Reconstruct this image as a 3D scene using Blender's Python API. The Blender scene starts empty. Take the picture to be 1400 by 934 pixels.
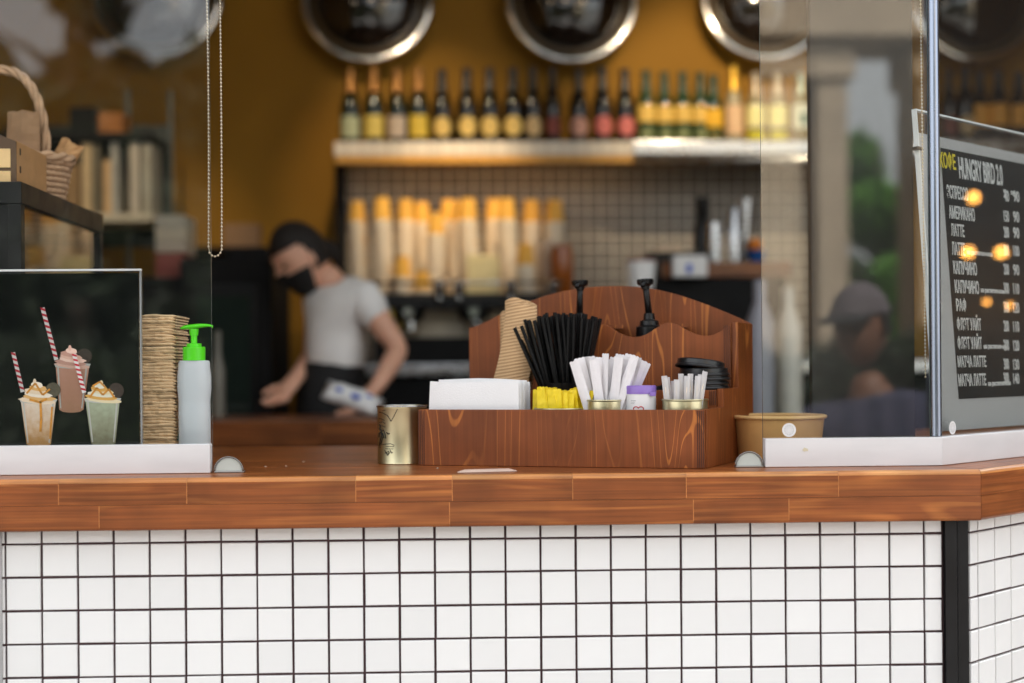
import bpy, bmesh, math, random
from math import sin, cos, tan, pi, radians, sqrt, atan2
from mathutils import Vector, Matrix
random.seed(7)
sc = bpy.context.scene
COL = sc.collection

# ------------------------------------------------------------------ camera
YAW, ROLL, FPX, HC = radians(2.0437), radians(0.4418), 1944.4, 1.203
CAM = Vector((0, -2, HC))
FWD = Vector((sin(YAW), cos(YAW), 0)); RGT = Vector((cos(YAW), -sin(YAW), 0)); UP = Vector((0, 0, 1))
cd = bpy.data.cameras.new('camera'); cam = bpy.data.objects.new('camera', cd); COL.objects.link(cam)
cx = RGT*cos(ROLL) - UP*sin(ROLL); cy = RGT*sin(ROLL) + UP*cos(ROLL); cz = -FWD
cam.matrix_world = Matrix(((cx.x, cy.x, cz.x, CAM.x), (cx.y, cy.y, cz.y, CAM.y), (cx.z, cy.z, cz.z, CAM.z), (0, 0, 0, 1)))
cd.sensor_width = 36; cd.lens = FPX/1400*36; cd.shift_y = 30/1400
cd.clip_start = 0.05; cd.clip_end = 800
cd.dof.use_dof = True; cd.dof.focus_distance = 2.06; cd.dof.aperture_fstop = 2.0; cd.dof.aperture_blades = 0
sc.camera = cam
# ------------------------------------------------------------------ sky and sun (bright overcast)
SUN_EL, SUN_AZ = radians(50), radians(20)      # azimuth clockwise from +Y: behind the kiosk, whose front is in open shade
w = bpy.data.worlds.new('World'); sc.world = w; w.use_nodes = True
nt = w.node_tree; nt.nodes.clear()
sky = nt.nodes.new('ShaderNodeTexSky'); sky.sky_type = 'NISHITA'; sky.sun_disc = False
sky.sun_elevation = SUN_EL; sky.sun_rotation = SUN_AZ; sky.air_density = 1.2; sky.dust_density = 3.0
hsv = nt.nodes.new('ShaderNodeHueSaturation'); hsv.inputs['Saturation'].default_value = 0.13
tcw = nt.nodes.new('ShaderNodeTexCoord'); nzw = nt.nodes.new('ShaderNodeTexNoise'); nzw.inputs['Scale'].default_value = 3.0; nzw.inputs['Detail'].default_value = 6
mrw = nt.nodes.new('ShaderNodeMapRange'); mrw.inputs[1].default_value = .3; mrw.inputs[2].default_value = .7; mrw.inputs[3].default_value = .8; mrw.inputs[4].default_value = 1.2
mlw = nt.nodes.new('ShaderNodeMix'); mlw.data_type = 'RGBA'; mlw.blend_type = 'MULTIPLY'; mlw.inputs[0].default_value = 1
bg = nt.nodes.new('ShaderNodeBackground'); bg.inputs[1].default_value = 0.15
wo = nt.nodes.new('ShaderNodeOutputWorld')
nt.links.new(sky.outputs[0], hsv.inputs['Color']); nt.links.new(hsv.outputs[0], mlw.inputs[6])
nt.links.new(tcw.outputs['Generated'], nzw.inputs['Vector']); nt.links.new(nzw.outputs[0], mrw.inputs[0]); nt.links.new(mrw.outputs[0], mlw.inputs[7])
nt.links.new(mlw.outputs[2], bg.inputs[0]); nt.links.new(bg.outputs[0], wo.inputs[0])
sd = bpy.data.lights.new('sun', 'SUN'); so = bpy.data.objects.new('sun', sd); COL.objects.link(so)
sd.energy = 3.6; sd.angle = radians(1.5); sd.color = (1, .95, .88)
sdir = Vector((sin(SUN_AZ)*cos(SUN_EL), cos(SUN_AZ)*cos(SUN_EL), sin(SUN_EL)))
so.rotation_euler = sdir.to_track_quat('Z', 'Y').to_euler(); so.location = sdir*30
sc.view_settings.view_transform = 'Standard'; sc.view_settings.look = 'None'; sc.view_settings.gamma = 1
sc.view_settings.exposure = 1.88; sc.view_settings.use_curve_mapping = False
sc.render.engine = 'CYCLES'; sc.cycles.use_denoising = True; sc.cycles.max_bounces = 10; sc.cycles.transparent_max_bounces = 24
sc.cycles.sample_clamp_indirect = 6; sc.cycles.caustics_refractive = False; sc.cycles.caustics_reflective = False

# ------------------------------------------------------------------ photo pixel -> point helpers (1400x934 photo)
def ray(x, y):
    du, dv = x-700, y-497
    return FWD*FPX + RGT*(cos(ROLL)*du - sin(ROLL)*dv) - UP*(sin(ROLL)*du + cos(ROLL)*dv)
def W(x, y, Y):
    d = ray(x, y); return CAM + d*((Y-CAM.y)/d.y)
def G(x, y, z=1.05):
    d = ray(x, y); return CAM + d*((z-HC)/d.z)
def XW(x, Y): return W(x, 497, Y).x
def ZW(y, Y, x=700): return W(x, y, Y).z
def mpp(Y): return (Y+2)/FPX                     # metres per photo pixel at that depth

# ------------------------------------------------------------------ materials
def lin(r, g, b):
    f = lambda c: (c/255/12.92) if c/255 <= .04045 else ((c/255+.055)/1.055)**2.4
    return (f(r), f(g), f(b), 1)
def c4(c): return tuple(c[:3]) + (1,)
MATS = {}
def mat(name, col, rough=.5, metal=0, var=.12, scale=18, bump=0, bscale=60, coat=0, sss=0, rand=0, emit=0, stretch=(1, 1, 1), spec=.5, rvar=0):
    if name in MATS: return MATS[name]
    m = bpy.data.materials.new(name); m.use_nodes = True; t = m.node_tree; N = t.nodes; L = t.links
    b = N['Principled BSDF']; col = c4(col)
    b.inputs['Roughness'].default_value = rough; b.inputs['Metallic'].default_value = metal
    b.inputs['Specular IOR Level'].default_value = spec
    if coat: b.inputs['Coat Weight'].default_value = coat; b.inputs['Coat Roughness'].default_value = .12
    if sss: b.inputs['Subsurface Weight'].default_value = sss; b.inputs['Subsurface Radius'].default_value = (.02, .01, .006)
    tc = N.new('ShaderNodeTexCoord'); mp = N.new('ShaderNodeMapping'); mp.inputs['Scale'].default_value = stretch
    L.new(tc.outputs['Object'], mp.inputs[0])
    nz = N.new('ShaderNodeTexNoise'); nz.inputs['Scale'].default_value = scale; nz.inputs['Detail'].default_value = 5
    L.new(mp.outputs[0], nz.inputs['Vector'])
    mr = N.new('ShaderNodeMapRange'); mr.inputs[1].default_value = .25; mr.inputs[2].default_value = .75
    mr.inputs[3].default_value = 1-var; mr.inputs[4].default_value = 1+var
    L.new(nz.outputs[0], mr.inputs[0])
    val = mr.outputs[0]
    if rand:
        oi = N.new('ShaderNodeObjectInfo'); r2 = N.new('ShaderNodeMapRange'); r2.inputs[3].default_value = 1-rand; r2.inputs[4].default_value = 1+rand
        L.new(oi.outputs['Random'], r2.inputs[0]); mu = N.new('ShaderNodeMath'); mu.operation = 'MULTIPLY'
        L.new(val, mu.inputs[0]); L.new(r2.outputs[0], mu.inputs[1]); val = mu.outputs[0]
    mx = N.new('ShaderNodeVectorMath'); mx.operation = 'SCALE'; mx.inputs[0].default_value = col[:3]
    L.new(val, mx.inputs['Scale']); L.new(mx.outputs[0], b.inputs['Base Color'])
    if rvar:
        r3 = N.new('ShaderNodeMapRange'); r3.inputs[1].default_value = .3; r3.inputs[2].default_value = .7
        r3.inputs[3].default_value = max(.02, rough-rvar); r3.inputs[4].default_value = rough+rvar
        L.new(nz.outputs[0], r3.inputs[0]); L.new(r3.outputs[0], b.inputs['Roughness'])
    if bump:
        nb = N.new('ShaderNodeTexNoise'); nb.inputs['Scale'].default_value = bscale; nb.inputs['Detail'].default_value = 4
        L.new(mp.outputs[0], nb.inputs['Vector']); bp = N.new('ShaderNodeBump'); bp.inputs['Strength'].default_value = bump; bp.inputs['Distance'].default_value = .004
        L.new(nb.outputs[0], bp.inputs['Height']); L.new(bp.outputs[0], b.inputs['Normal'])
    if emit:
        b.inputs['Emission Color'].default_value = col; b.inputs['Emission Strength'].default_value = emit
    MATS[name] = m; return m

def wood(name, dark, light, axis='X', scale=1.0, ply=False, rough=.36, coat=.4):
    """stained timber: grain along an axis, or the contour figure of rotary-cut plywood"""
    m = bpy.data.materials.new(name); m.use_nodes = True; t = m.node_tree; N = t.nodes; L = t.links; b = N['Principled BSDF']
    b.inputs['Roughness'].default_value = rough; b.inputs['Coat Weight'].default_value = coat; b.inputs['Coat Roughness'].default_value = .25; b.inputs['Specular IOR Level'].default_value = .32
    tc = N.new('ShaderNodeTexCoord'); oi = N.new('ShaderNodeObjectInfo')
    off = N.new('ShaderNodeVectorMath'); off.operation = 'SCALE'; cmb = N.new('ShaderNodeCombineXYZ')
    for i in range(3): L.new(oi.outputs['Random'], cmb.inputs[i])
    L.new(cmb.outputs[0], off.inputs[0]); off.inputs['Scale'].default_value = 13.7
    add = N.new('ShaderNodeVectorMath'); L.new(tc.outputs['Object'], add.inputs[0]); L.new(off.outputs[0], add.inputs[1])
    mp = N.new('ShaderNodeMapping'); L.new(add.outputs[0], mp.inputs[0])
    s = {'X': (1.2, 14, 14), 'Y': (14, 1.2, 14), 'Z': (14, 14, 1.2)}[axis]
    if ply: s = {'X': (2.2, 6, 6), 'Z': (10, 10, .9), 'Y': (6, 2.2, 6)}[axis]
    mp.inputs['Scale'].default_value = tuple(v*scale for v in s)
    n1 = N.new('ShaderNodeTexNoise'); n1.inputs['Scale'].default_value = 1.0; n1.inputs['Detail'].default_value = 1.5 if ply else 2.5; n1.inputs['Distortion'].default_value = .4
    L.new(mp.outputs[0], n1.inputs['Vector'])
    mu = N.new('ShaderNodeMath'); mu.operation = 'MULTIPLY'; mu.inputs[1].default_value = 150 if ply else 60; L.new(n1.outputs[0], mu.inputs[0])
    sn = N.new('ShaderNodeMath'); sn.operation = 'SINE'; L.new(mu.outputs[0], sn.inputs[0])
    r1 = N.new('ShaderNodeMapRange'); r1.inputs[1].default_value = .91 if ply else -.1; r1.inputs[2].default_value = 1.0; L.new(sn.outputs[0], r1.inputs[0])
    if ply: r1.interpolation_type = 'SMOOTHSTEP'
    # broken up so lines fade in and out
    n2 = N.new('ShaderNodeTexNoise'); n2.inputs['Scale'].default_value = .9 if ply else 1.7; n2.inputs['Detail'].default_value = 3; L.new(mp.outputs[0], n2.inputs['Vector'])
    r2 = N.new('ShaderNodeMapRange'); r2.inputs[1].default_value = .30 if ply else .36; r2.inputs[2].default_value = .54 if ply else .66; L.new(n2.outputs[0], r2.inputs[0])
    ml = N.new('ShaderNodeMath'); ml.operation = 'MULTIPLY'; L.new(r1.outputs[0], ml.inputs[0]); L.new(r2.outputs[0], ml.inputs[1])
    # fine pores along the grain
    mp2 = N.new('ShaderNodeMapping'); mp2.inputs['Scale'].default_value = tuple(v*scale*(4 if v < 5 else 22) for v in s); L.new(add.outputs[0], mp2.inputs[0])
    n3 = N.new('ShaderNodeTexNoise'); n3.inputs['Scale'].default_value = 1.0; n3.inputs['Detail'].default_value = 3; L.new(mp2.outputs[0], n3.inputs['Vector'])
    r3 = N.new('ShaderNodeMapRange'); r3.inputs[1].default_value = .3; r3.inputs[2].default_value = .7; r3.inputs[3].default_value = .84 if ply else .72; r3.inputs[4].default_value = 1.12 if ply else 1.2; L.new(n3.outputs[0], r3.inputs[0])
    # soft blotches of stain
    n4 = N.new('ShaderNodeTexNoise'); n4.inputs['Scale'].default_value = 9; n4.inputs['Detail'].default_value = 3; L.new(add.outputs[0], n4.inputs['Vector'])
    r4 = N.new('ShaderNodeMapRange'); r4.inputs[1].default_value = .3; r4.inputs[2].default_value = .7; r4.inputs[3].default_value = .72; r4.inputs[4].default_value = 1.22; L.new(n4.outputs[0], r4.inputs[0])
    ra = N.new('ShaderNodeMapRange'); ra.inputs[3].default_value = .92; ra.inputs[4].default_value = 1.09; L.new(oi.outputs['Random'], ra.inputs[0])
    mm = N.new('ShaderNodeMath'); mm.operation = 'MULTIPLY'; L.new(r3.outputs[0], mm.inputs[0]); L.new(r4.outputs[0], mm.inputs[1])
    mm2 = N.new('ShaderNodeMath'); mm2.operation = 'MULTIPLY'; L.new(mm.outputs[0], mm2.inputs[0]); L.new(ra.outputs[0], mm2.inputs[1])
    mix = N.new('ShaderNodeMix'); mix.data_type = 'RGBA'; mix.inputs[6].default_value = c4(dark); mix.inputs[7].default_value = c4(light); L.new(ml.outputs[0], mix.inputs[0])
    sc_ = N.new('ShaderNodeVectorMath'); sc_.operation = 'SCALE'; L.new(mix.outputs[2], sc_.inputs[0]); L.new(mm2.outputs[0], sc_.inputs['Scale'])
    L.new(sc_.outputs[0], b.inputs['Base Color'])
    bp = N.new('ShaderNodeBump'); bp.inputs['Strength'].default_value = .12; bp.inputs['Distance'].default_value = .002; L.new(mm.outputs[0], bp.inputs['Height']); L.new(bp.outputs[0], b.inputs['Normal'])
    return m

def thin_glass(name, tint=(1, 1, 1), r0=.045, rough=0.0, dirt=0.0):
    m = bpy.data.materials.new(name); m.use_nodes = True; t = m.node_tree; N = t.nodes; L = t.links; N.clear()
    o = N.new('ShaderNodeOutputMaterial'); tr = N.new('ShaderNodeBsdfTransparent'); tr.inputs[0].default_value = c4(tint)
    gl = N.new('ShaderNodeBsdfGlossy'); gl.inputs['Roughness'].default_value = rough; gl.inputs[0].default_value = (1, 1, 1, 1)
    lw = N.new('ShaderNodeLayerWeight'); lw.inputs[0].default_value = .5
    pw = N.new('ShaderNodeMath'); pw.operation = 'POWER'; pw.inputs[1].default_value = 5; L.new(lw.outputs['Facing'], pw.inputs[0])
    ma = N.new('ShaderNodeMath'); ma.operation = 'MULTIPLY_ADD'; ma.inputs[1].default_value = 1-r0; ma.inputs[2].default_value = r0; L.new(pw.outputs[0], ma.inputs[0])
    mx = N.new('ShaderNodeMixShader'); L.new(ma.outputs[0], mx.inputs[0]); L.new(tr.outputs[0], mx.inputs[1]); L.new(gl.outputs[0], mx.inputs[2])
    last = mx.outputs[0]
    if dirt:
        tc = N.new('ShaderNodeTexCoord'); nz = N.new('ShaderNodeTexNoise'); nz.inputs['Scale'].default_value = 160; nz.inputs['Detail'].default_value = 3; L.new(tc.outputs['Object'], nz.inputs['Vector'])
        n5 = N.new('ShaderNodeTexNoise'); n5.inputs['Scale'].default_value = 4; L.new(tc.outputs['Object'], n5.inputs['Vector'])
        mr = N.new('ShaderNodeMapRange'); mr.inputs[1].default_value = .70; mr.inputs[2].default_value = .78; mr.inputs[3].default_value = 0.004; mr.inputs[4].default_value = dirt; L.new(nz.outputs[0], mr.inputs[0])
        mu = N.new('ShaderNodeMath'); mu.operation = 'MULTIPLY'; L.new(mr.outputs[0], mu.inputs[0]); L.new(n5.outputs[0], mu.inputs[1])
        df = N.new('ShaderNodeBsdfDiffuse'); df.inputs[0].default_value = (.7, .7, .68, 1)
        m2 = N.new('ShaderNodeMixShader'); L.new(mu.outputs[0], m2.inputs[0]); L.new(last, m2.inputs[1]); L.new(df.outputs[0], m2.inputs[2]); last = m2.outputs[0]
    L.new(last, o.inputs[0]); return m

def banded(name, c1, c2, scale, axis='Z', rough=.7, bump=.5, rot=0):
    """fine ribs (corrugated card)"""
    m = bpy.data.materials.new(name); m.use_nodes = True; t = m.node_tree; N = t.nodes; L = t.links; b = N['Principled BSDF']; b.inputs['Roughness'].default_value = rough
    tc = N.new('ShaderNodeTexCoord'); wv = N.new('ShaderNodeTexWave'); wv.bands_direction = axis; wv.inputs['Scale'].default_value = scale; wv.inputs['Distortion'].default_value = .3
    mpb = N.new('ShaderNodeMapping'); mpb.inputs['Rotation'].default_value = (0, rot, 0); L.new(tc.outputs['Object'], mpb.inputs[0]); L.new(mpb.outputs[0], wv.inputs['Vector']); mix = N.new('ShaderNodeMix'); mix.data_type = 'RGBA'; mix.inputs[6].default_value = c4(c1); mix.inputs[7].default_value = c4(c2)
    L.new(wv.outputs['Fac'], mix.inputs[0]); L.new(mix.outputs[2], b.inputs['Base Color'])
    bp = N.new('ShaderNodeBump'); bp.inputs['Strength'].default_value = bump; bp.inputs['Distance'].default_value = .001; L.new(wv.outputs['Fac'], bp.inputs['Height']); L.new(bp.outputs[0], b.inputs['Normal'])
    return m

COUNTER = wood('stained_pine', lin(140, 77, 37), lin(174, 104, 52), 'X', coat=.14)
ARRIS_HI = wood('pine_arris_highlight', lin(196, 128, 70), lin(222, 160, 96), 'X')  # bright highlight along the rounded top arris, put into the wood colour
GLUE = mat('glue_line', lin(190, 120, 62), .5, var=.3, scale=90)
PLY = wood('brown_plywood', lin(128, 68, 31), lin(180, 108, 50), 'Z', ply=True, rough=.5, coat=.04)
PLYEDGE = banded('plywood_edge', lin(92, 48, 26), lin(130, 74, 42), 90, 'X', .6, .2)
OAK = wood('back_counter_wood', lin(120, 66, 30), lin(160, 96, 48), 'X')
TILE = mat('white_glazed_tile', (.87, .865, .855), .2, var=.02, scale=12, bump=.015, bscale=25, rand=.03, rvar=.06)
GROUT = mat('dark_grout', lin(80, 58, 60), .9, var=.35, scale=120, bump=.4, bscale=300)
BTILE = mat('grey_wall_tile', lin(126, 122, 116), .6, var=.05, rand=.06, spec=.15)
BGROUT = mat('pale_grout', lin(226, 214, 200), .9)
BLACK = mat('black_paint', (.008, .008, .0085), .4, var=.3, rvar=.1, spec=.3)
BLKPLA = mat('black_plastic', (.006, .006, .0065), .28, var=.2, spec=.3)
BLKMAT = mat('black_matte', (.007, .007, .0075), .7, var=.3, spec=.2)
WHITEAL = mat('white_painted_metal', (.74, .74, .75), .42, var=.05, scale=9, stretch=(1, 1, 4), rvar=.08)
STEEL = mat('brushed_steel', (.55, .56, .58), .28, metal=1, var=.1, stretch=(1, 1, 8), rvar=.1)
CHROME = mat('chrome', (.88, .88, .88), .16, metal=1, var=.03)
POSTMET = mat('blue_grey_metal', (.30, .34, .42), .25, metal=1, var=.12, stretch=(1, 1, .2), rvar=.08)
GLASS = thin_glass('pane_glass', (.97, .985, .975), .046, 0, .12)
GLASS_L = thin_glass('left_pane_glass', (.98, .985, .98), .030, 0, .10)
MATTEF = thin_glass('antiglare_acrylic', (.97, .97, .97), .001, .22)
ACRYL = thin_glass('clear_acrylic', (.95, .96, .96), .02, .02)
EDGE = mat('glass_edge', (.16, .19, .18), .15, var=.3)
KRAFT = mat('kraft_paper', lin(196, 150, 100), .8, var=.08, scale=40, bump=.1, bscale=200)
KRAFTD = mat('kraft_dark', lin(150, 116, 84), .85, var=.15, scale=40)
PAPER = mat('white_paper', (.82, .82, .82), .8, var=.03, bump=.15, bscale=120)
WALLP = mat('ochre_wall', lin(158, 112, 16), .75, var=.10, scale=2, bump=.1)
TIN = mat('brass_lacquered_tin', lin(222, 214, 176), .34, metal=1, var=.06, scale=8, rvar=.06)
SKIN = mat('skin', lin(230, 176, 148), .5, var=.06, sss=.1)
HAIR = mat('dark_hair', (.012, .008, .006), .75, var=.4, scale=60)

# ------------------------------------------------------------------ mesh builder
class MB:
    def __init__(s): s.v = []; s.f = []; s.m = []; s.mi = 0
    def add(s, vs, fs):
        o = len(s.v); s.v += [tuple(v) for v in vs]
        for f in fs: s.f.append(tuple(i+o for i in f)); s.m.append(s.mi)
    def box(s, x0, x1, y0, y1, z0, z1, M=None):
        vs = [Vector(p) for p in ((x0,y0,z0),(x1,y0,z0),(x1,y1,z0),(x0,y1,z0),(x0,y0,z1),(x1,y0,z1),(x1,y1,z1),(x0,y1,z1))]
        if M: vs = [M @ v for v in vs]
        s.add(vs, [(0,3,2,1),(4,5,6,7),(0,1,5,4),(1,2,6,5),(2,3,7,6),(3,0,4,7)])
    def bbox(s, x0, x1, y0, y1, z0, z1, b=.002, M=None):
        """box with chamfered edges"""
        bm = bmesh.new(); bmesh.ops.create_cube(bm, size=1)
        for v in bm.verts: v.co = Vector((x0 if v.co.x < 0 else x1, y0 if v.co.y < 0 else y1, z0 if v.co.z < 0 else z1))
        bmesh.ops.bevel(bm, geom=bm.edges[:], offset=b, segments=2, affect='EDGES', profile=.6)
        bm.verts.ensure_lookup_table(); bm.verts.index_update()
        s.add([(M @ v.co) if M else v.co.copy() for v in bm.verts], [[v.index for v in f.verts] for f in bm.faces]); bm.free()
    def prism(s, poly, vec, M=None):
        """poly: list of 3d points (a planar loop), extruded by vec"""
        n = len(poly); vec = Vector(vec); a = [Vector(p) for p in poly]; bb = [p+vec for p in a]
        vs = a+bb
        if M: vs = [M @ v for v in vs]
        s.add(vs, [tuple(range(n))[::-1], tuple(range(n, 2*n))]+[(i, (i+1) % n, n+(i+1) % n, n+i) for i in range(n)])
    def lathe(s, prof, seg=32, M=None, sx=1, sy=1):
        """prof: (r,z) list, axis Z"""
        vs = []; fs = []; n = len(prof)
        for k in range(seg):
            a = 2*pi*k/seg
            for r, z in prof:
                p = Vector((r*cos(a)*sx, r*sin(a)*sy, z)); vs.append(M @ p if M else p)
        for k in range(seg):
            k2 = (k+1) % seg
            for i in range(n-1): fs.append((k*n+i, k2*n+i, k2*n+i+1, k*n+i+1))
        s.add(vs, fs)
    def tube(s, pts, r, seg=8, cap=True):
        pts = [Vector(p) for p in pts]; n = len(pts); rr = r if isinstance(r, (list, tuple)) else [r]*n
        vs = []; fs = []; ref = None
        for i, p in enumerate(pts):
            t = (pts[min(i+1, n-1)]-pts[max(i-1, 0)])
            t = t.normalized() if t.length > 1e-9 else Vector((0, 0, 1))
            if ref is None: ref = Vector((1, 0, 0)) if abs(t.x) < .9 else Vector((0, 1, 0))
            u = (ref - t*ref.dot(t)).normalized(); ref = u; v = t.cross(u)
            for k in range(seg):
                a = 2*pi*k/seg; vs.append(p + (u*cos(a)+v*sin(a))*rr[i])
        for i in range(n-1):
            for k in range(seg): fs.append((i*seg+k, i*seg+(k+1) % seg, (i+1)*seg+(k+1) % seg, (i+1)*seg+k))
        if cap: fs.append(tuple(range(seg))[::-1]); fs.append(tuple((n-1)*seg+k for k in range(seg)))
        s.add(vs, fs)
    def ball(s, c, rx, ry=None, rz=None, seg=16, ring=10, M=None, fn=None):
        ry = ry or rx; rz = rz or rx; vs = []; fs = []; c = Vector(c)
        for i in range(ring+1):
            ph = pi*i/ring
            for k in range(seg):
                a = 2*pi*k/seg; p = Vector((rx*sin(ph)*cos(a), ry*sin(ph)*sin(a), rz*cos(ph)))
                if fn: p = fn(p)
                vs.append((M @ p if M else p)+c)
        for i in range(ring):
            for k in range(seg): fs.append((i*seg+k, (i+1)*seg+k, (i+1)*seg+(k+1) % seg, i*seg+(k+1) % seg))
        s.add(vs, fs)
    def mesh(s, name, mats, smooth=False):
        me = bpy.data.meshes.new(name); me.from_pydata(s.v, [], s.f)
        for m in (mats if isinstance(mats, (list, tuple)) else [mats]): me.materials.append(m)
        me.polygons.foreach_set('material_index', s.m)
        bm = bmesh.new(); bm.from_mesh(me); bmesh.ops.remove_doubles(bm, verts=bm.verts, dist=1e-6); bmesh.ops.recalc_face_normals(bm, faces=bm.faces); bm.to_mesh(me); bm.free()
        if smooth:
            me.polygons.foreach_set('use_smooth', [True]*len(me.polygons))
            if smooth is not True: me.set_sharp_from_angle(angle=radians(smooth))
        me.update(); return me
    def build(s, name, mats, parent=None, smooth=False, loc=None, label=None):
        o = bpy.data.objects.new(name, s.mesh(name, mats, smooth)); COL.objects.link(o)
        if loc is not None: o.location = loc
        if parent is not None: o.parent = parent
        if label: o['label'] = label
        return o
def tag(o, label, cat, group=None, kind=None):
    if label: o['label'] = label
    if cat: o['category'] = cat
    if group: o['group'] = group
    if kind: o['kind'] = kind
    return o
def empty(name, loc=(0, 0, 0), rz=0, label=None, cat=None, group=None):
    o = bpy.data.objects.new(name, None); COL.objects.link(o); o.location = loc; o.rotation_euler = (0, 0, rz); o.empty_display_size = .02
    return tag(o, label, cat, group)
def inst(me, name, M=None, parent=None, loc=None):
    o = bpy.data.objects.new(name, me); COL.objects.link(o)
    if parent is not None: o.parent = parent
    if M is not None: o.matrix_basis = M
    if loc is not None: o.location = loc
    return o
def copy_tree(o, parent=None):
    c = o.copy(); COL.objects.link(c); c.parent = parent
    for ch in list(o.children): copy_tree(ch, c)
    return c
def text(body, size, m, parent, M, name='lettering', sx=1.0, bold=0.0, align='LEFT', ext=.0002, label=None):
    cu = bpy.data.curves.new(name, 'FONT'); cu.body = body; cu.size = size; cu.align_x = align; cu.extrude = ext; cu.offset = bold; cu.resolution_u = 3
    t = bpy.data.objects.new('tmp_text', cu); COL.objects.link(t)
    dg = bpy.context.evaluated_depsgraph_get(); me = bpy.data.meshes.new_from_object(t.evaluated_get(dg)); bpy.data.objects.remove(t)
    me.name = name; me.materials.clear(); me.materials.append(m)
    for v in me.vertices: v.co.x *= sx
    o = inst(me, name, M, parent)
    if label: o['label'] = label
    return o
def skin_mesh(name, verts, edges, radii, m, parent=None, root=0, sub=2):
    me = bpy.data.meshes.new(name); me.from_pydata([tuple(v) for v in verts], edges, []); me.materials.append(m)
    o = bpy.data.objects.new(name, me); COL.objects.link(o)
    sk = o.modifiers.new('skin', 'SKIN'); sk.use_smooth_shade = True
    for i, r in enumerate(radii): me.skin_vertices[0].data[i].radius = (r if isinstance(r, tuple) else (r, r)); me.skin_vertices[0].data[i].use_root = (i == root)
    s = o.modifiers.new('sub', 'SUBSURF'); s.levels = s.render_levels = sub
    dg = bpy.context.evaluated_depsgraph_get(); me2 = bpy.data.meshes.new_from_object(o.evaluated_get(dg)); o.modifiers.clear(); o.data = me2
    me2.polygons.foreach_set('use_smooth', [True]*len(me2.polygons))
    if not me2.materials: me2.materials.append(m)
    if parent: o.parent = parent
    return o

# ================================================================== SETTING
GZ = -0.35
m = MB(); m.add([(-200, -200, GZ), (200, -200, GZ), (200, 200, GZ), (-200, 200, GZ)], [(0, 1, 2, 3)])
PAVE = mat('paving', (.24, .23, .22), .85, var=.2, scale=1.5, bump=.2, bscale=8)
tag(m.build('ground', PAVE), None, None, kind='structure')

AN = radians(42); DV = Vector((cos(AN), sin(AN), 0)); NV = Vector((-sin(AN), cos(AN), 0))   # angled side: along, inward
TM = tan(AN/2)
XC = XW(1340, -.04)                                # arris corner of the counter
CORNER = Vector((XC, -.04, 0))
XL = -2.3
TW0 = Vector((.716, 0, 0))                          # tile corner
SIDE_END = TW0 + DV*2.5

# ---- kiosk shell
kiosk = empty('kiosk', (0, 2, 0), label='coffee kiosk with mustard yellow inside walls behind the counter', cat='kiosk')
kiosk_l = Vector((0, 2, 0))
def kpart(name, mb, m, smooth=False):
    o = mb.build(name, m, kiosk, smooth); o.location = -kiosk_l; return o
YB = 4.10
m = MB(); m.box(XL-.12, SIDE_END.x+.12, YB, YB+.12, -.35, 3.8); kpart('back_wall', m, WALLP)
m = MB(); m.box(XL-.12, XL, -.0, YB, -.35, 3.8); kpart('side_wall', m, WALLP)
m = MB(); m.box(SIDE_END.x, SIDE_END.x+.12, SIDE_END.y+.03, YB, -.35, 3.8); kpart('side_wall', m, WALLP)
FLOORM = mat('interior_floor', (.09, .075, .06), .6, var=.2)
m = MB(); m.prism([(XL, .03, -.3), (TW0.x-.03, .03, -.3), (SIDE_END.x, SIDE_END.y+.05, -.3), (SIDE_END.x, YB, -.3), (XL, YB, -.3)], (0, 0, .45)); kpart('floor', m, FLOORM)
ROOFM = mat('dark_ceiling', (.10, .075, .05), .8)
m = MB(); m.prism([(XL-.3, -.06, 3.8), (.80, -.06, 3.8), (SIDE_END.x+.35, SIDE_END.y-.05, 3.8), (SIDE_END.x+.35, YB+.25, 3.8), (XL-.3, YB+.25, 3.8)], (0, 0, .15)); kpart('roof', m, ROOFM)
m = MB(); m.box(XL-.12, .70, -.02, .10, 3.56, 3.798); kpart('lintel', m, BLACK)
m = MB(); m.prism([(TW0.x-.01, -.02, 3.56), (SIDE_END.x+.1, SIDE_END.y-.03, 3.56), (SIDE_END.x+.03, SIDE_END.y+.06, 3.56), (TW0.x-.09, .08, 3.56)], (0, 0, .238)); kpart('lintel', m, BLACK)
m = MB(); m.box(XL-.12, XL+.35, -.03, -.001, -.35, 3.558); kpart('front_pier', m, BLACK)

# ---- tiled walls: tiles with real joints
def tile_mesh(wd, ht, name, mt, th=.006, ch=.0012):
    mb = MB(); a, b = wd/2, ht/2
    v = [(-a, 0, -b), (a, 0, -b), (a, 0, b), (-a, 0, b)]
    v += [(-a, -th+ch, -b), (a, -th+ch, -b), (a, -th+ch, b), (-a, -th+ch, b)]
    v += [(-a+ch, -th, -b+ch), (a-ch, -th, -b+ch), (a-ch, -th, b-ch), (-a+ch, -th, b-ch)]
    f = [(8, 9, 10, 11)]
    for i in range(4): j = (i+1) % 4; f += [(i, j, 4+j, 4+i), (4+i, 4+j, 8+j, 8+i)]
    mb.add(v, f); return mb.mesh(name, mt)
PX, PZ, GAP = .04952, .04642, .0033
GX0, GZ0 = -.6335, HC-.24579
CBOT = 1.05-.0715
fw = empty('tiled_front_wall', (0, 0, GZ), label='white square tile wall with dark joints under the wooden counter', cat='tiled wall')
fw_off = Vector((0, 0, -GZ))
m = MB(); m.box(XL+.352, .716, .0, .08, GZ, CBOT-.001); g = m.build('grout', GROUT, fw); g.location = fw_off
XEND = XW(1285, 0)
me_full = tile_mesh(PX-GAP, PZ-GAP, 'tile', TILE)
htop = CBOT-.001-GZ0-GAP
me_top = tile_mesh(PX-GAP, htop, 'tile', TILE)
wlast = XEND-(GX0+26*PX)-GAP
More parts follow.
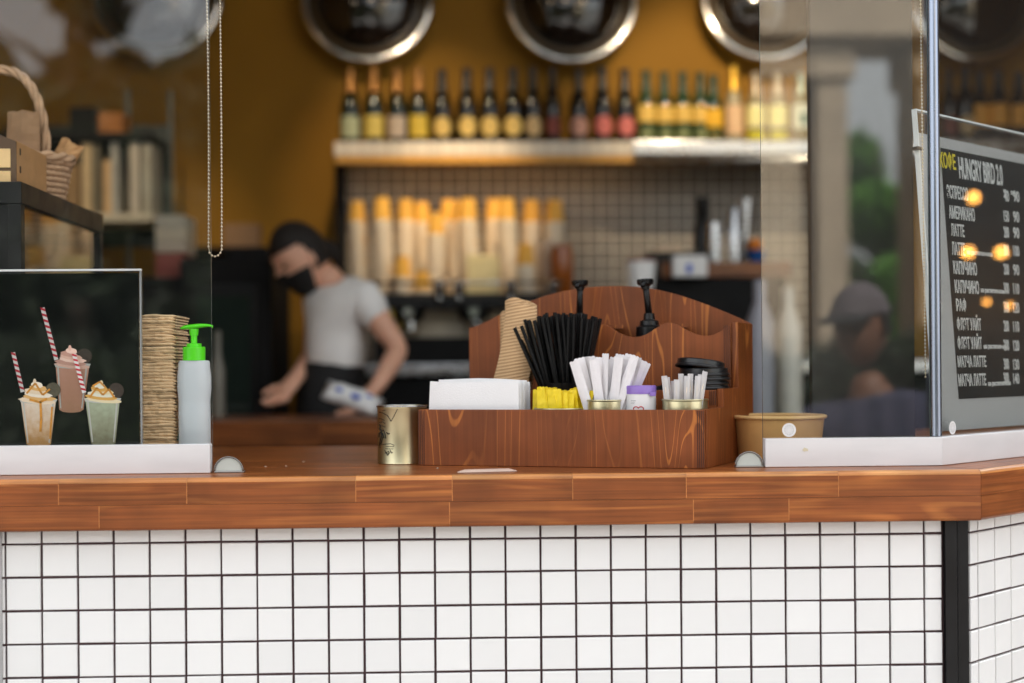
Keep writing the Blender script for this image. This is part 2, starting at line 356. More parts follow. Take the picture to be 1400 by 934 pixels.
me_last = tile_mesh(wlast, PZ-GAP, 'tile', TILE); me_lt = tile_mesh(wlast, htop, 'tile', TILE)
rest = MB()
def put_tile(me, x, z, parent, base, ang=0.0, org=None):
    if org is None: p = Vector((x, 0, z))
    else: p = org + DV*x + Vector((0, 0, z))
    M = Matrix.Translation(p+base + Vector((random.gauss(0, .00022), random.gauss(0, .0002), random.gauss(0, .00022)))) @ Matrix.Rotation(ang+random.gauss(0, .003), 4, 'Z') @ Matrix.Rotation(random.gauss(0, .003), 4, 'X') @ Matrix.Rotation(random.gauss(0, .0022), 4, 'Y')
    return inst(me, 'tile', M, parent)
for c in range(-2, 27):
    last = c == 26
    xc = GX0 + (c+.5)*PX if not last else GX0+26*PX+GAP/2+wlast/2
    put_tile(me_lt if last else me_top, xc, GZ0+GAP/2+htop/2, fw, fw_off)
    for r_ in range(0, 6):
        put_tile(me_last if last else me_full, xc, GZ0-(r_+.5)*PZ, fw, fw_off)
tv = [v.co.copy() for v in me_full.vertices]; tf = [tuple(p.vertices) for p in me_full.polygons]
for c in range(-23, 26):
    for r_ in range(-1, 28):
        if c >= -2 and r_ < 6: continue
        o_ = Vector((GX0+(c+.5)*PX, 0, GZ0-(r_+.5)*PZ if r_ >= 0 else 0))
        if r_ < 0: o_.z = GZ0+GAP/2+htop/2; rest.add([Vector((v.x, v.y, v.z*htop/(PZ-GAP)))+o_ for v in tv], tf)
        else: rest.add([v+o_ for v in tv], tf)
ro = rest.build('lower_tiles', TILE, fw); ro.location = fw_off; ro['kind'] = 'stuff'

sw = empty('tiled_side_wall', TW0+Vector((0, 0, GZ)), label='white tile wall slanting away right of the black corner post', cat='tiled wall')
sw_off = -Vector((TW0.x, TW0.y, GZ))
m = MB(); m.prism([TW0+Vector((0, 0, GZ)), SIDE_END+Vector((0, 0, GZ)), SIDE_END+NV*.08+Vector((0, 0, GZ)), TW0+NV*.06+Vector((0, 0, GZ))], (0, 0, CBOT-.001-GZ)); g = m.build('grout', GROUT, sw); g.location = sw_off
for c in range(0, 8):
    wd = .020 if c == 0 else PX-GAP
    xx = .0125 if c == 0 else .0245+(c-.5)*PX
    me = tile_mesh(wd, PZ-GAP, 'tile', TILE); mt_ = tile_mesh(wd, htop, 'tile', TILE)
    put_tile(mt_, xx, GZ0+GAP/2+htop/2, sw, sw_off, AN, TW0)
    for r_ in range(0, 6): put_tile(me, xx, GZ0-(r_+.5)*PZ, sw, sw_off, AN, TW0)
rest = MB(); RM = Matrix.Rotation(AN, 4, 'Z')
for c in range(0, 50):
    for r_ in range(-1, 28):
        if c < 8 and r_ < 6: continue
        if c == 0: continue
        o_ = TW0 + DV*(.0245+(c-.5)*PX) + Vector((0, 0, GZ0-(r_+.5)*PZ))
        if r_ < 0: o_.z = GZ0+GAP/2+htop/2
        rest.add([RM @ Vector((v.x, v.y, v.z*(htop/(PZ-GAP) if r_ < 0 else 1)))+o_ for v in tv], tf)
ro = rest.build('outer_tiles', TILE, sw); ro.location = sw_off; ro['kind'] = 'stuff'

# ---- black corner post (two facets) and grey edge trim
m = MB()
m.prism([(XEND+.002, -.0015, GZ), (XEND+.002, -.012, GZ), (XW(1306, -.012), -.012, GZ), (XW(1308, -.004), -.004, GZ), (XW(1320.5, 0), -.004, GZ), (XW(1320.5, 0), -.0015, GZ)], (0, 0, CBOT-.002-GZ))
tag(m.build('corner_post', BLACK), 'black metal post between the two tiled walls', 'post')
m = MB(); m.box(GX0-2*PX-.05, GX0-2*PX-.005, -.007, -.001, GZ, CBOT-.002)
m = MB(); m.bbox(-.645, -.6372, -.011, -.0075, GZ, CBOT-.002, .001)
tag(m.build('edge_trim', mat('grey_trim', (.42, .42, .41), .5)), 'grey vertical trim strip at the left end of the tiles', 'trim')

# ---- wooden countertop of glued staves
ct = empty('wooden_countertop', (0, 0, 1.05), label='thick stained wood countertop above the white tiles, its top bearing the caddy', cat='countertop')
co = Vector((0, 0, -1.05))
YF = -.04
def round_profile(y0, y1, z0, z1, r, top=True):
    pts = [(y1, z1), (y1, z0)]
    if top:
        pts += [(y0, z0)]
        for k in range(6): a = pi + (pi/2)*(-k/5); pts.append((y0+r+r*cos(a), z1-r+r*sin(a)))
    else:
        for k in range(4): a = 1.5*pi - (pi/2)*(k/3); pts.append((y0+r*.6+r*.6*cos(a), z0+r*.6+r*.6*sin(a)))
        pts.append((y0, z1))
    return pts
def stave(x0, x1, y0, y1, z0, z1, end=False, front=None, jit=0.0):
    """one lamella from x0 to x1; end: mitred at the corner"""
    mb = MB(); r = .0065
    if front: prof = round_profile(y0, y1, z0, z1, r, front == 'top')
    else: c = .0006; prof = [(y1-c, z1), (y1, z1-c), (y1, z0), (y0, z0), (y0, z1-c), (y0+c, z1)]
    mb_pts0 = [Vector((x0, y, z)) for y, z in prof]
    mb_pts1 = [Vector(((XC-(y-YF)*TM-.0004) if end else x1, y, z)) for y, z in prof]
    n = len(prof); mb.add(mb_pts0+mb_pts1, [tuple(range(n)), tuple(range(n, 2*n))[::-1]]+[(i, n+i, n+(i+1) % n, (i+1) % n) for i in range(n)])
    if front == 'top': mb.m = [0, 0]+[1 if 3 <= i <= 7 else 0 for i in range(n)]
    o = mb.build('stave', [COUNTER, ARRIS_HI], ct); o.location = co+Vector((0, -jit, 0)); return o
jg = .00012
zmid = 1.05-.0365
ju = [XL+.36] + [-1.5, -1.05] + [XW(p, YF) for p in (78.7, 254, 485, 617, 781.6, 937, 1145)] + [None]
jl = [XL+.36] + [-1.3, -.9] + [XW(p, YF) for p in (134, 613, 946.5, 1077)] + [None]
for lst, fr, z0, z1 in ((ju, 'top', zmid+.0002, 1.05), (jl, 'bottom', CBOT, zmid-.0002)):
    for a, b in zip(lst[:-1], lst[1:]): stave(a+jg, (b-jg) if b is not None else 0, YF, -.0008, z0, z1, b is None, fr, random.uniform(0, .0004))
for lst, z0, z1 in ((ju, zmid+.001, 1.043), (jl, CBOT+.004, zmid-.001)):
    for q in lst[1:-1]:
        m = MB(); m.box(q-.0005, q+.0005, YF-.0005, YF+.003, z0, z1); o = m.build('glue_line', GLUE, ct); o.location = co
y = 0.0; k = 0
while y < .685:
    y1 = y+.0685; x = XL+.36; xs = [x]
    while x < .15: x += random.uniform(.28, .62); xs.append(x)
    xs = [q for q in xs if q < .1]+[None]
    for a, b in zip(xs[:-1], xs[1:]): stave(a+jg, (b-jg) if b is not None else 0, y+.0003, y1-.0003, 1.05-.04, 1.05-.00005*(k % 2), b is None)
    y = y1; k += 1
YBK = y
m = MB(); m.box(XL+.36, XC-.3, .001, YBK-.01, CBOT+.002, 1.0095); o = m.build('underside', COUNTER, ct); o.location = co
# angled run
ca = empty('angled_countertop', CORNER+Vector((0, 0, 1.05)), label='stained wood countertop running off to the right past the mitred corner', cat='countertop')
ca_inv = Matrix.Translation(-(CORNER+Vector((0, 0, 1.05))))
def astave(s0, s1, d0, d1, z0, z1, front=None):
    mb = MB()
    if front: prof = round_profile(d0, d1, z0, z1, .0065, front == 'top')
    else: prof = [(d1, z1), (d1, z0), (d0, z0), (d0, z1)]
    A = [CORNER + DV*((d*TM+.0004) if s0 is None else s0) + NV*d + Vector((0, 0, z)) for d, z in prof]
    B = [CORNER + DV*s1 + NV*d + Vector((0, 0, z)) for d, z in prof]
    # kept in a frame turned with the run, so the grain follows it
    Mr = Matrix.Translation(CORNER+Vector((0, 0, 1.05))) @ Matrix.Rotation(AN, 4, 'Z'); Mi = Mr.inverted()
    n = len(prof); mb.add([Mi @ v for v in A+B], [tuple(range(n)), tuple(range(n, 2*n))[::-1]]+[(i, n+i, n+(i+1) % n, (i+1) % n) for i in range(n)])
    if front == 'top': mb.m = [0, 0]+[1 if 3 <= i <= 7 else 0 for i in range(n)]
    o = mb.build('stave', [COUNTER, ARRIS_HI], ca); o.rotation_euler = (0, 0, AN); return o
for fr, z0, z1, j in (('top', zmid+.0002, 1.05, .42), ('bottom', CBOT, zmid-.0002, .9)):
    astave(None, j-jg, 0, .039, z0, z1, fr); astave(j+jg, 2.4, 0, .039, z0, z1, fr)
y = .0395; k = 0
while y < .6:
    j = random.uniform(.5, 1.4); astave(None, j-jg, y, y+.068, 1.01, 1.05-.00005*(k % 2)); astave(j+jg, 2.4, y, y+.068, 1.01, 1.05-.00005*(k % 2)); y += .0685; k += 1

# ================================================================== GLASS SCREENS
YR = .035                                          # front face of the base rails
RZ = 1.05+.0415
def offs(d): return YF+d
dR = YR-YF
def sticker(parent, M, r, sx=1):
    mb = MB(); n = 40
    mb.add([M @ Vector((r*cos(2*pi*k/n)*sx, -.0004, r*sin(2*pi*k/n))) for k in range(n)], [tuple(range(n))]); s = mb.build('sticker', mat('white_sticker', (.72, .70, .69), .6), parent)
    mb = MB()
    for q in range(16):
        a = 2*pi*q/16
        for rr_, t in ((.35, .05), (.62, .07)):
            p = [Vector(((rr_-t*1.6)*r*cos(a), 0, (rr_-t*1.6)*r*sin(a))), Vector((rr_*r*cos(a+t*1.6), 0, rr_*r*sin(a+t*1.6))), Vector(((rr_+t*2)*r*cos(a), 0, (rr_+t*2)*r*sin(a))), Vector((rr_*r*cos(a-t*1.6), 0, rr_*r*sin(a-t*1.6)))]
            mb.add([M @ Vector((v.x*sx, -.0007, v.z)) for v in p], [(0, 1, 2, 3)])
    mb.build('print', mat('sticker_print', (.42, .40, .40), .6), s)
def screen(name, label, A, B, mitreA=False, mitreB=False, zt=3.56, group=None):
    """A,B on the rail's front face line (counter level)"""
    d = (B-A).normalized(); nrm = Vector((-d.y, d.x, 0))
    root = empty(name, A, label=label, cat='glass screen')
    mb = MB(); L = (B-A).length
    a0, a1 = -.0001, .020
    def pt(s, dpt, z): return d*s + nrm*dpt + Vector((0, 0, z-A.z))
    eB = TM if mitreB else 0; eA = TM if mitreA else 0
    z0 = 1.0505
    mb.prism([pt(0+eA*0, 0, z0), pt(L, 0, z0), pt(L-eB*.018, .018, z0), pt(eA*.018, .018, z0)], (0, 0, RZ-z0))
    r = mb.build('base_rail', WHITEAL, root)
    bv = r.modifiers.new('b', 'BEVEL'); bv.width = .0008; bv.segments = 1
    mb = MB(); g0, g1 = .0200, .0240
    sA, sB = eA*g0+.001, L-eB*g1-(.001 if mitreB else .0)
    zz = 1.052
    P = [pt(sA, g0, zz), pt(sB, g0, zz), pt(sB, g1, zz), pt(sA, g1, zz)]; H = Vector((0, 0, zt-zz))
    mb.add(P+[p+H for p in P], [(0, 1, 5, 4), (2, 3, 7, 6)]); mb.build('pane', GLASS_L if A.x < -1 else GLASS, root)
    mb = MB(); mb.add(P+[p+H for p in P], [(1, 2, 6, 5), (3, 0, 4, 7)]); mb.build('pane_edge', EDGE, root)
    return root, d, nrm
XPL = XW(289, YR+.02)
lA = Vector((XL+.36, YR, 1.05)); lB = Vector((XPL+.0005, YR, 1.05))
scrL, _, _ = screen('glass_screen', 'tall glass screen in a white base rail left of the serving opening', lA, lB)
rA = Vector((XW(1045.5, YR), YR, 1.05)); rB = Vector((XC-dR*TM, YR, 1.05))
scrR, _, _ = screen('glass_screen', 'glass screen right of the opening, reflecting a person in a cap', rA, rB, mitreB=True)
c0 = XW(1078, YR+.0195); zc_ = ZW(588, YR+.0195, 1078)
sticker(scrR, Matrix.Translation(Vector((c0, YR+.0195, zc_))-rA), 9.7*mpp(YR))
sA_ = CORNER + NV*dR + DV*(dR*TM) + Vector((0, 0, 1.05)); sB_ = CORNER + NV*dR + DV*2.3 + Vector((0, 0, 1.05))
scrS, sd_, sn_ = screen('glass_screen', 'slanted glass screen at the far right with the menu behind it', sA_, sB_, mitreA=True)
def hit_side(px, py, extra=0.0):
    """pixel -> point on the slanted pane (extra = metres further inside)"""
    d = ray(px, py); p0 = sA_ + NV*(.02+extra); return CAM + d*((p0-CAM).dot(NV)/d.dot(NV))
hs = hit_side(1302, 585, -.0005)
sticker(scrS, Matrix.Translation(hs-sA_) @ Matrix.Rotation(AN, 4, 'Z'), 9.5*mpp(.05))
# dent on the right rail (yellowish mark)
m = MB(); cxp = Vector((XW(1100, YR), YR-.0006, ZW(615, YR, 1100)))
m.add([cxp+Vector((.004*cos(a*.63)*(1+.3*sin(3*a)), 0, .0028*sin(a*.63)*(1+.3*cos(2*a))))-rA for a in range(10)], [tuple(range(10))]); m.build('stain_mark', mat('stain', lin(214, 206, 178), .7), scrR)
# metal mullion at the mitre
pp = W(1279.5, 400, .10)
m = MB(); m.lathe([(0, RZ+.001), (.0078, RZ+.001), (.0078, 3.56), (0, 3.56)], 24, Matrix.Translation((XW(1279.5, YR+.012), YR+.012, 0)))
o = m.build('metal_mullion', POSTMET, smooth=40); o.location = (0, 0, 0)
tag(o, 'slim blue-grey metal upright where the two right screens meet', 'mullion')

# half-round clear clips at the pane ends
CLIP = mat('clear_clip', (.62, .68, .64), .12, var=.1, coat=.6)
def clip(px0, px1, pyb, pyt, label):
    Y = YR+.012; xc = XW((px0+px1)/2, Y); r = (px1-px0)/2*mpp(Y); h = (pyb-pyt)*mpp(Y)
    root = empty('pane_clip', (xc, Y, 1.0502), label=label, cat='clip', group='half-round clips at the pane ends')
    mb = MB(); n = 20
    pr = [Vector((r*cos(pi*k/n), -.006, .002+(h-.002)*sin(pi*k/n))) for k in range(n+1)]
    mb.prism(pr, (0, .012, 0)); o = mb.build('disc', CLIP, root); bv = o.modifiers.new('b', 'BEVEL'); bv.width = .0015; bv.segments = 2; bv.limit_method = 'ANGLE'
    mb = MB(); pts = [Vector((1.05*r*cos(pi*k/n), -.0072, .002+(h+.0005-.002)*sin(pi*k/n))) for k in range(n+1)]; mb.tube(pts, .0011, 6); mb.build('rim', mat('clip_rim', (.25, .25, .24), .2, metal=.8), root, True)
    mb = MB(); mb.bbox(-r*1.05, r*1.12, -.008, .008, 0, .0028, .001); mb.build('foot', mat('clip_foot', (.35, .35, .34), .3, metal=.7), root)
clip(294, 331, 648, 627, 'clear half-round clip beside the left screen')
clip(1004, 1040, 638, 617, 'clear half-round clip beside the right screen, in front of the kraft bowl')

# bead chains of the roller blinds
BEAD = mat('bead', (.62, .52, .38), .3, metal=.6)
def chain(pts, r, name, label):
    mb = MB()
    for p in pts: mb.ball(p, r, seg=8, ring=6)
    c = mb.build('beads', BEAD, None, True)
    root = empty(name, pts[len(pts)//2], label=label, cat='bead chain'); c.parent = root; c.location = -root.location
    mb = MB(); mb.tube(pts, r*.28, 5); c = mb.build('cord', BEAD, root); c.location = -root.location
Y = .085; s = mpp(Y); pl = []
x0, x1 = XW(286.5, Y), XW(303.5, Y); zt = 3.42; zb = ZW(341, Y, 295); z = zt
st = 5.15*s
while z > zb: pl.append(Vector((x0+.0012*sin(z*9), Y, z))); z -= st
rr = (x1-x0)/2; n = int(pi*rr/st)
for k in range(1, n+1): a = pi+pi*k/(n+1); pl.append(Vector(((x0+x1)/2+rr*cos(a), Y, zb+rr*1.15*sin(a))))
z = zb
while z < zt: pl.append(Vector((x1-.001*sin(z*7), Y+.004, z))); z += st
chain(pl, .00175, 'blind_chain', 'beaded blind chain looping down at the edge of the left screen')
Y = .10; pl = []; z = 3.42; zb = ZW(600, Y, 1262)
while z > ZW(520, Y, 1258): pl.append(Vector((XW(1257.5, Y)+(2.6-z)*.006, Y, z))); z -= 5.1*mpp(Y)
chain(pl, .0015, 'blind_chain', 'beaded blind chain hanging behind the right screen near the mullion')

def blind(x0, x1, zb_, label):
    root = empty('roller_blind', ((x0+x1)/2, .13, zb_), label=label, cat='roller blind', group='roller blinds above the screens'); c = -root.location
    mb = MB(); mb.box(x0, x1, .129, .1305, zb_+.01, 3.43); o = mb.build('fabric', mat('blind_fabric', (.03, .027, .024), .9, var=.1, scale=40), root); o.location = c
    mb = MB(); mb.tube([(x0, .13, 3.45), (x1, .13, 3.45)], .025, 14); o = mb.build('roller', mat('blind_roller', (.3, .3, .3), .5), root, True); o.location = c
    mb = MB(); mb.bbox(x0, x1, .124, .136, zb_, zb_+.012, .002); o = mb.build('bottom_bar', BLACK, root); o.location = c
blind(XL+.38, XPL-.01, 3.15, 'dark roller blind rolled up high behind the left screen')
blind(rA.x+.01, XC-.09, 3.15, 'dark roller blind rolled up high behind the right screen')
# dark panel standing behind the right screen
m = MB(); Y = .27
m.bbox(XW(1110, Y), XW(1251, Y), Y, Y+.02, 1.0505, 2.6, .002)
tag(m.build('partition_board', mat('dark_panel', (.022, .019, .017), .55, var=.25, scale=5)), 'tall dark partition board behind the right glass screen', 'partition')

# ================================================================== LEFT OF THE OPENING
# ---- drinks poster in a clear stand (flat print)
Y = .085; pxm = mpp(Y)
def pv(px, py, lay=0): p = W(px, py, Y); return Vector((p.x, Y-.0032-lay*.00025, p.z))
x0, x1 = W(-40, 500, Y).x, W(190.5, 500, Y).x; zt_ = W(95, 374, Y).z
po = empty('drinks_poster', ((x0+x1)/2, Y, 1.05), label='black poster of three milkshakes in a clear stand behind the left screen', cat='poster')
pof = -po.location.copy()
def pbuild(name, mb, m, parent=po, smooth=False):
    o = mb.build(name, m, parent, smooth); o.location = pof if parent is po else (0, 0, 0); return o
m = MB(); m.bbox(x0, x1, Y-.002, Y+.001, 1.0505, zt_, .0006); pbuild('print_sheet', m, mat('poster_black', (.0030, .0042, .0038), .3, var=.3, scale=3, spec=.1))
m = MB(); m.box(x0-.004, x1+.0035, Y-.0042, Y-.0040, 1.0505, zt_+.006); pbuild('front_cover', m, ACRYL)
m = MB(); m.bbox(x0-.004, x1+.0045, Y-.0045, Y+.003, zt_+.003, zt_+.0062, .0008); pbuild('top_edge', m, mat('acrylic_edge', (.78, .78, .80), .2))
m = MB(); m.bbox(x1+.002, x1+.0042, Y-.0045, Y+.003, 1.0505, zt_+.0028, .0005); pbuild('side_edge', m, mat('acrylic_side', (.34, .35, .36), .2))
m = MB(); m.bbox(x0, x1, Y-.001, Y+.09, 1.0502, 1.0535, .0006); o = pbuild('foot', m, ACRYL)
def poly(name, pts, lay, m, parent=po):
    mb = MB(); mb.add([pv(a, b, lay) for a, b in pts], [tuple(range(len(pts)))]); return pbuild(name, mb, m, parent)
STRAWW = mat('print_white', (.78, .76, .74), .4, var=.03); STRAWR = mat('print_red', lin(196, 28, 54), .4)
GLASSP = mat('print_cup_rim', (.50, .50, .47), .4, var=.1)
def pstraw(xa, ya, xb, yb, wd, lay, n):
    d = Vector((xb-xa, yb-ya)); q = Vector((-d.y, d.x)).normalized()*wd/2
    poly('straw', [(xa-q.x, ya-q.y), (xb-q.x, yb-q.y), (xb+q.x, yb+q.y), (xa+q.x, ya+q.y)], lay, STRAWW)
    mb = MB()
    for k in range(n):
        t0, t1 = (k+.05)/n, (k+.5)/n; sk = .22/n
        pts = [(xa+d.x*(t0+sk)-q.x, ya+d.y*(t0+sk)-q.y), (xa+d.x*(t1+sk)-q.x, ya+d.y*(t1+sk)-q.y), (xa+d.x*(t1-sk)+q.x, ya+d.y*(t1-sk)+q.y), (xa+d.x*(t0-sk)+q.x, ya+d.y*(t0-sk)+q.y)]
        mb.add([pv(a, b, lay+.6) for a, b in pts], [(0, 1, 2, 3)])
    pbuild('straw_stripes', mb, STRAWR)
def blot(cx_, cy_, rx, ry, n, seed, rough=.12):
    rd = random.Random(seed); return [(cx_+rx*cos(2*pi*k/n)*(1+rd.uniform(-rough, rough)), cy_+ry*sin(2*pi*k/n)*(1+rd.uniform(-rough, rough))) for k in range(n)]
def pcup(xl, xr, yt, xbl, xbr, yb, mc, lay, crm, drizzle, cookie, swirl_top, seed):
    cw = xr-xl
    poly('cookie', blot(cookie[0], cookie[1], cookie[2], cookie[2], 28, 1, .0), lay, mat('print_cookie_%d' % seed, cookie[3], .6, var=.3, scale=300))
    # cup with slightly curved base
    pts = [(xl, yt)]+[(xr, yt)]+[(xbr, yb-2)]+[(xbr-(xbr-xbl)*t, yb+2.2*sin(pi*t)) for t in (.15, .35, .5, .65, .85)]+[(xbl, yb-2)]
    poly('cup', pts, lay+1, mc)
    mb = MB()
    for f0, f1 in ((.04, .09), (.90, .95)):
        q = lambda f, y: (xl+(xbl-xl)*y+ (xr+(xbr-xr)*y-xl-(xbl-xl)*y)*f, yt+(yb-2-yt)*y)
        mb.add([pv(*q(f0, .04), lay+1.6), pv(*q(f1, .04), lay+1.6), pv(*q(f1, .97), lay+1.6), pv(*q(f0, .97), lay+1.6)], [(0, 1, 2, 3)])
    pbuild('cup_shine', mb, GLASSP)
    poly('cup_rim', [(xl-2, yt-1.5), (xl, yt+3)]+[(xl+cw*t, yt+3+2.2*sin(pi*t)) for t in (.2, .4, .6, .8)]+[(xr, yt+3), (xr+2, yt-1.5)]+[(xr-cw*t, yt-1.5-1.5*sin(pi*t)) for t in (.2, .5, .8)], lay+1.8, GLASSP)
    # whipped cream: stacked swirls
    rd = random.Random(seed); h = yt-swirl_top; lv = 7; xm = (xl+xr)/2 + rd.uniform(-1, 1)
    for k in range(lv):
        t = k/(lv-1); wdt = (cw*.47)*(1-t)**.75+2.2; cyk = yt+1-h*t*.93; cxk = xm-3*t+2.2*sin(k*2.1+seed)
        n = 18; ptsc = [(cxk+wdt*cos(2*pi*i/n)*(1+.07*sin(3*i+k)), cyk+(h/lv*1.05)*sin(2*pi*i/n)+wdt*.10*cos(2*pi*i/n)) for i in range(n)]
        poly('cream', ptsc, lay+2+k*.25, crm[k % len(crm)])
    mb = MB()
    for (pts_, wd) in drizzle:
        for (a, b), (c, d) in zip(pts_[:-1], pts_[1:]):
            dv_ = Vector((c-a, d-b)); q = Vector((-dv_.y, dv_.x)).normalized()*wd/2
            mb.add([pv(a-q.x, b-q.y, lay+4.2), pv(c-q.x, d-q.y, lay+4.2), pv(c+q.x, d+q.y, lay+4.2), pv(a+q.x, b+q.y, lay+4.2)], [(0, 1, 2, 3)])
    if drizzle: pbuild('drizzle', mb, mat('print_caramel', lin(206, 140, 46), .35, var=.3, scale=200))
def grad(name, top, bot, zt, zb):
    m = bpy.data.materials.new(name); m.use_nodes = True; t = m.node_tree; N = t.nodes; L = t.links; b = N['Principled BSDF']; b.inputs['Roughness'].default_value = .35
    tc = N.new('ShaderNodeTexCoord'); sp = N.new('ShaderNodeSeparateXYZ'); L.new(tc.outputs['Object'], sp.inputs[0])
    mr = N.new('ShaderNodeMapRange'); mr.inputs[1].default_value = zb; mr.inputs[2].default_value = zt; L.new(sp.outputs[2], mr.inputs[0])
    nz = N.new('ShaderNodeTexNoise'); nz.inputs['Scale'].default_value = 120; nz.inputs['Detail'].default_value = 4; L.new(tc.outputs['Object'], nz.inputs['Vector'])
    ad = N.new('ShaderNodeMath'); ad.operation = 'MULTIPLY_ADD'; ad.inputs[1].default_value = .9; L.new(nz.outputs[0], ad.inputs[0]); 
    s2 = N.new('ShaderNodeMath'); s2.operation = 'SUBTRACT'; s2.inputs[1].default_value = .45; L.new(mr.outputs[0], s2.inputs[0]); L.new(s2.outputs[0], ad.inputs[2])
    mx = N.new('ShaderNodeMix'); mx.data_type = 'RGBA'; mx.inputs[6].default_value = bot; mx.inputs[7].default_value = top; L.new(ad.outputs[0], mx.inputs[0]); L.new(mx.outputs[2], b.inputs['Base Color']); return m
zz = lambda y: W(80, y, Y).z
CR1 = [mat('print_cream_a', lin(236, 214, 186), .5), mat('print_cream_b', lin(226, 178, 110), .5), mat('print_cream_c', lin(246, 234, 216), .5)]
CR2 = [mat('print_pink_a', lin(226, 180, 162), .5), mat('print_pink_b', lin(204, 152, 136), .5), mat('print_pink_c', lin(236, 200, 184), .5)]
CR3 = [mat('print_green_a', lin(230, 214, 176), .5), mat('print_green_b', lin(214, 164, 80), .5), mat('print_green_c', lin(228, 226, 208), .5)]
pstraw(59, 421, 78, 492, 5.6, .5, 9)
pcup(77, 123, 499, 82, 115, 562, grad('print_shake_pink', lin(200, 146, 124), lin(176, 126, 98), zz(500), zz(562)), .8, CR2, [], (116, 487, 10.5, lin(52, 32, 24)), 473, 3)
pstraw(19, 482, 32, 536, 5.4, 1, 7)
pcup(30, 78, 547, 38, 71, 609, grad('print_shake_caramel', lin(222, 206, 188), lin(184, 138, 82), zz(547), zz(609)), 8, CR1,
     [([(38, 538), (50, 524), (60, 540), (70, 532)], 2.6), ([(42, 546), (56, 550), (66, 545)], 3), ([(57, 549), (58, 572), (57, 590)], 3.2), ([(73, 556), (70, 600)], 2.4)], (74, 533, 10, lin(80, 74, 56)), 519, 5)
pcup(118, 165, 546, 126, 159, 608, grad('print_shake_green', lin(168, 178, 152), lin(122, 118, 92), zz(546), zz(608)), 8, CR3,
     [([(124, 543), (134, 530), (142, 540), (150, 532), (158, 544)], 2.6), ([(128, 528), (138, 522), (146, 530)], 2.4)], (160, 534, 10.5, lin(50, 36, 26)), 521, 8)
pstraw(103, 484, 117, 537, 5.6, 16, 8)

# ---- stacked kraft napkins beside the poster
def napkin_pack(px0, px1, pyt, pyb, label, n, seed):
    Y0 = .118; rd = random.Random(seed); zt = ZW(pyt, Y0, 215); zb = ZW(pyb, Y0, 215); xa, xb = XW(px0, Y0), XW(px1, Y0)
    root = empty('napkin_pack', ((xa+xb)/2, Y0+.05, zb), label=label, cat='napkins', group='kraft napkin packs beside the poster')
    mb = MB(); hh = (zt-zb)/n
    for k in range(n):
        a = rd.uniform(-.0022, .0015); b = rd.uniform(-.0025, .0008); c = rd.uniform(-.002, .002)
        z0 = k*hh; segs = 9; top = []; bot = []
        ph = rd.uniform(0, 6); am = rd.uniform(.0002, .0007)
        ys = Y0+c
        vs = []
        for i in range(segs+1):
            t = i/segs; x = (xa+a)+(xb+b-xa-a)*t - root.location.x; wv = am*sin(ph+t*7)+rd.uniform(-.0003, .0003)
            yy = ys+rd.uniform(-.0012, .0012)-root.location.y
            rnd = .45 if i in (0, segs) else 1
            vs += [(x, yy+.002, z0+wv), (x, yy, z0+hh*.5+wv), (x, yy+.0015, z0+hh*.96*rnd+hh*.05+wv), (x, yy+.1, z0+hh*.96*rnd+wv), (x, yy+.1, z0+wv)]
        fs = []
        for i in range(segs):
            for q in range(4): fs.append((i*5+q, i*5+5+q, i*5+6+q, i*5+1+q))
        fs += [(0, 1, 2, 3, 4), tuple(segs*5+q for q in (4, 3, 2, 1, 0))]
        mb.add(vs, fs)
    o = mb.build('napkins', mat('kraft_napkin', lin(226, 194, 152), .9, var=.12, scale=50, bump=.4, bscale=180), root); o['kind'] = 'stuff'
zz0 = 1.0505
napkin_pack(190, 240.5, 474, 632, 'lower taller pack of kraft napkins between poster and sanitizer bottle', 36, 4)
napkin_pack(191, 241.5, 430, 472.5, 'upper short pack of kraft napkins between poster and sanitizer bottle', 11, 9)

# ---- sanitizer bottle with green pump
Y = .118; bx = XW(265.5, Y); s = mpp(Y)
sb = empty('sanitizer_bottle', (bx, Y, 1.0503), label='frosted pump bottle with bright green pump behind the left screen', cat='bottle')
z0 = ZW(493, Y, 266)-1.0503
FROST = bpy.data.materials.new('frosted_plastic'); FROST.use_nodes = True; b_ = FROST.node_tree.nodes['Principled BSDF']
b_.inputs['Base Color'].default_value = (.80, .87, .93, 1); b_.inputs['Roughness'].default_value = .35; b_.inputs['Subsurface Weight'].default_value = .6; b_.inputs['Subsurface Radius'].default_value = (.02, .02, .02); b_.inputs['Subsurface Scale'].default_value = 1; b_.inputs['Transmission Weight'].default_value = .3
r0 = 21.5*s
prof = [(0, 0), (r0*.93, 0), (r0, .003), (r0, z0*.60), (r0*.985, z0*.62), (r0*1.0, z0*.64), (r0*1.06, z0*.74), (r0*1.06, z0*.86), (r0*1.0, z0*.93), (r0*.98, z0*.985), (r0*.9, z0), (r0*.5, z0), (0, z0)]
m = MB(); m.lathe(prof, 36, None, 1, .72); m.build('body', FROST, sb, 50)
GRN = mat('green_plastic', lin(86, 226, 20), .3, var=.02)
m = MB(); zc = z0; m.lathe([(r0*.70, zc), (r0*.70, zc+17.5*s), (r0*.66, zc+18.5*s), (r0*.46, zc+18.5*s), (r0*.46, zc+23*s), (r0*.2, zc+23.5*s), (0, zc+23.5*s)], 32); m.build('collar', GRN, sb, 40)
m = MB(); m.lathe([(r0*.20, zc+23*s), (r0*.20, zc+34*s), (r0*.26, zc+34*s), (r0*.30, zc+43*s), (0, zc+43*s)], 20); m.build('stem', GRN, sb, 40)
m = MB(); zh = zc+42*s
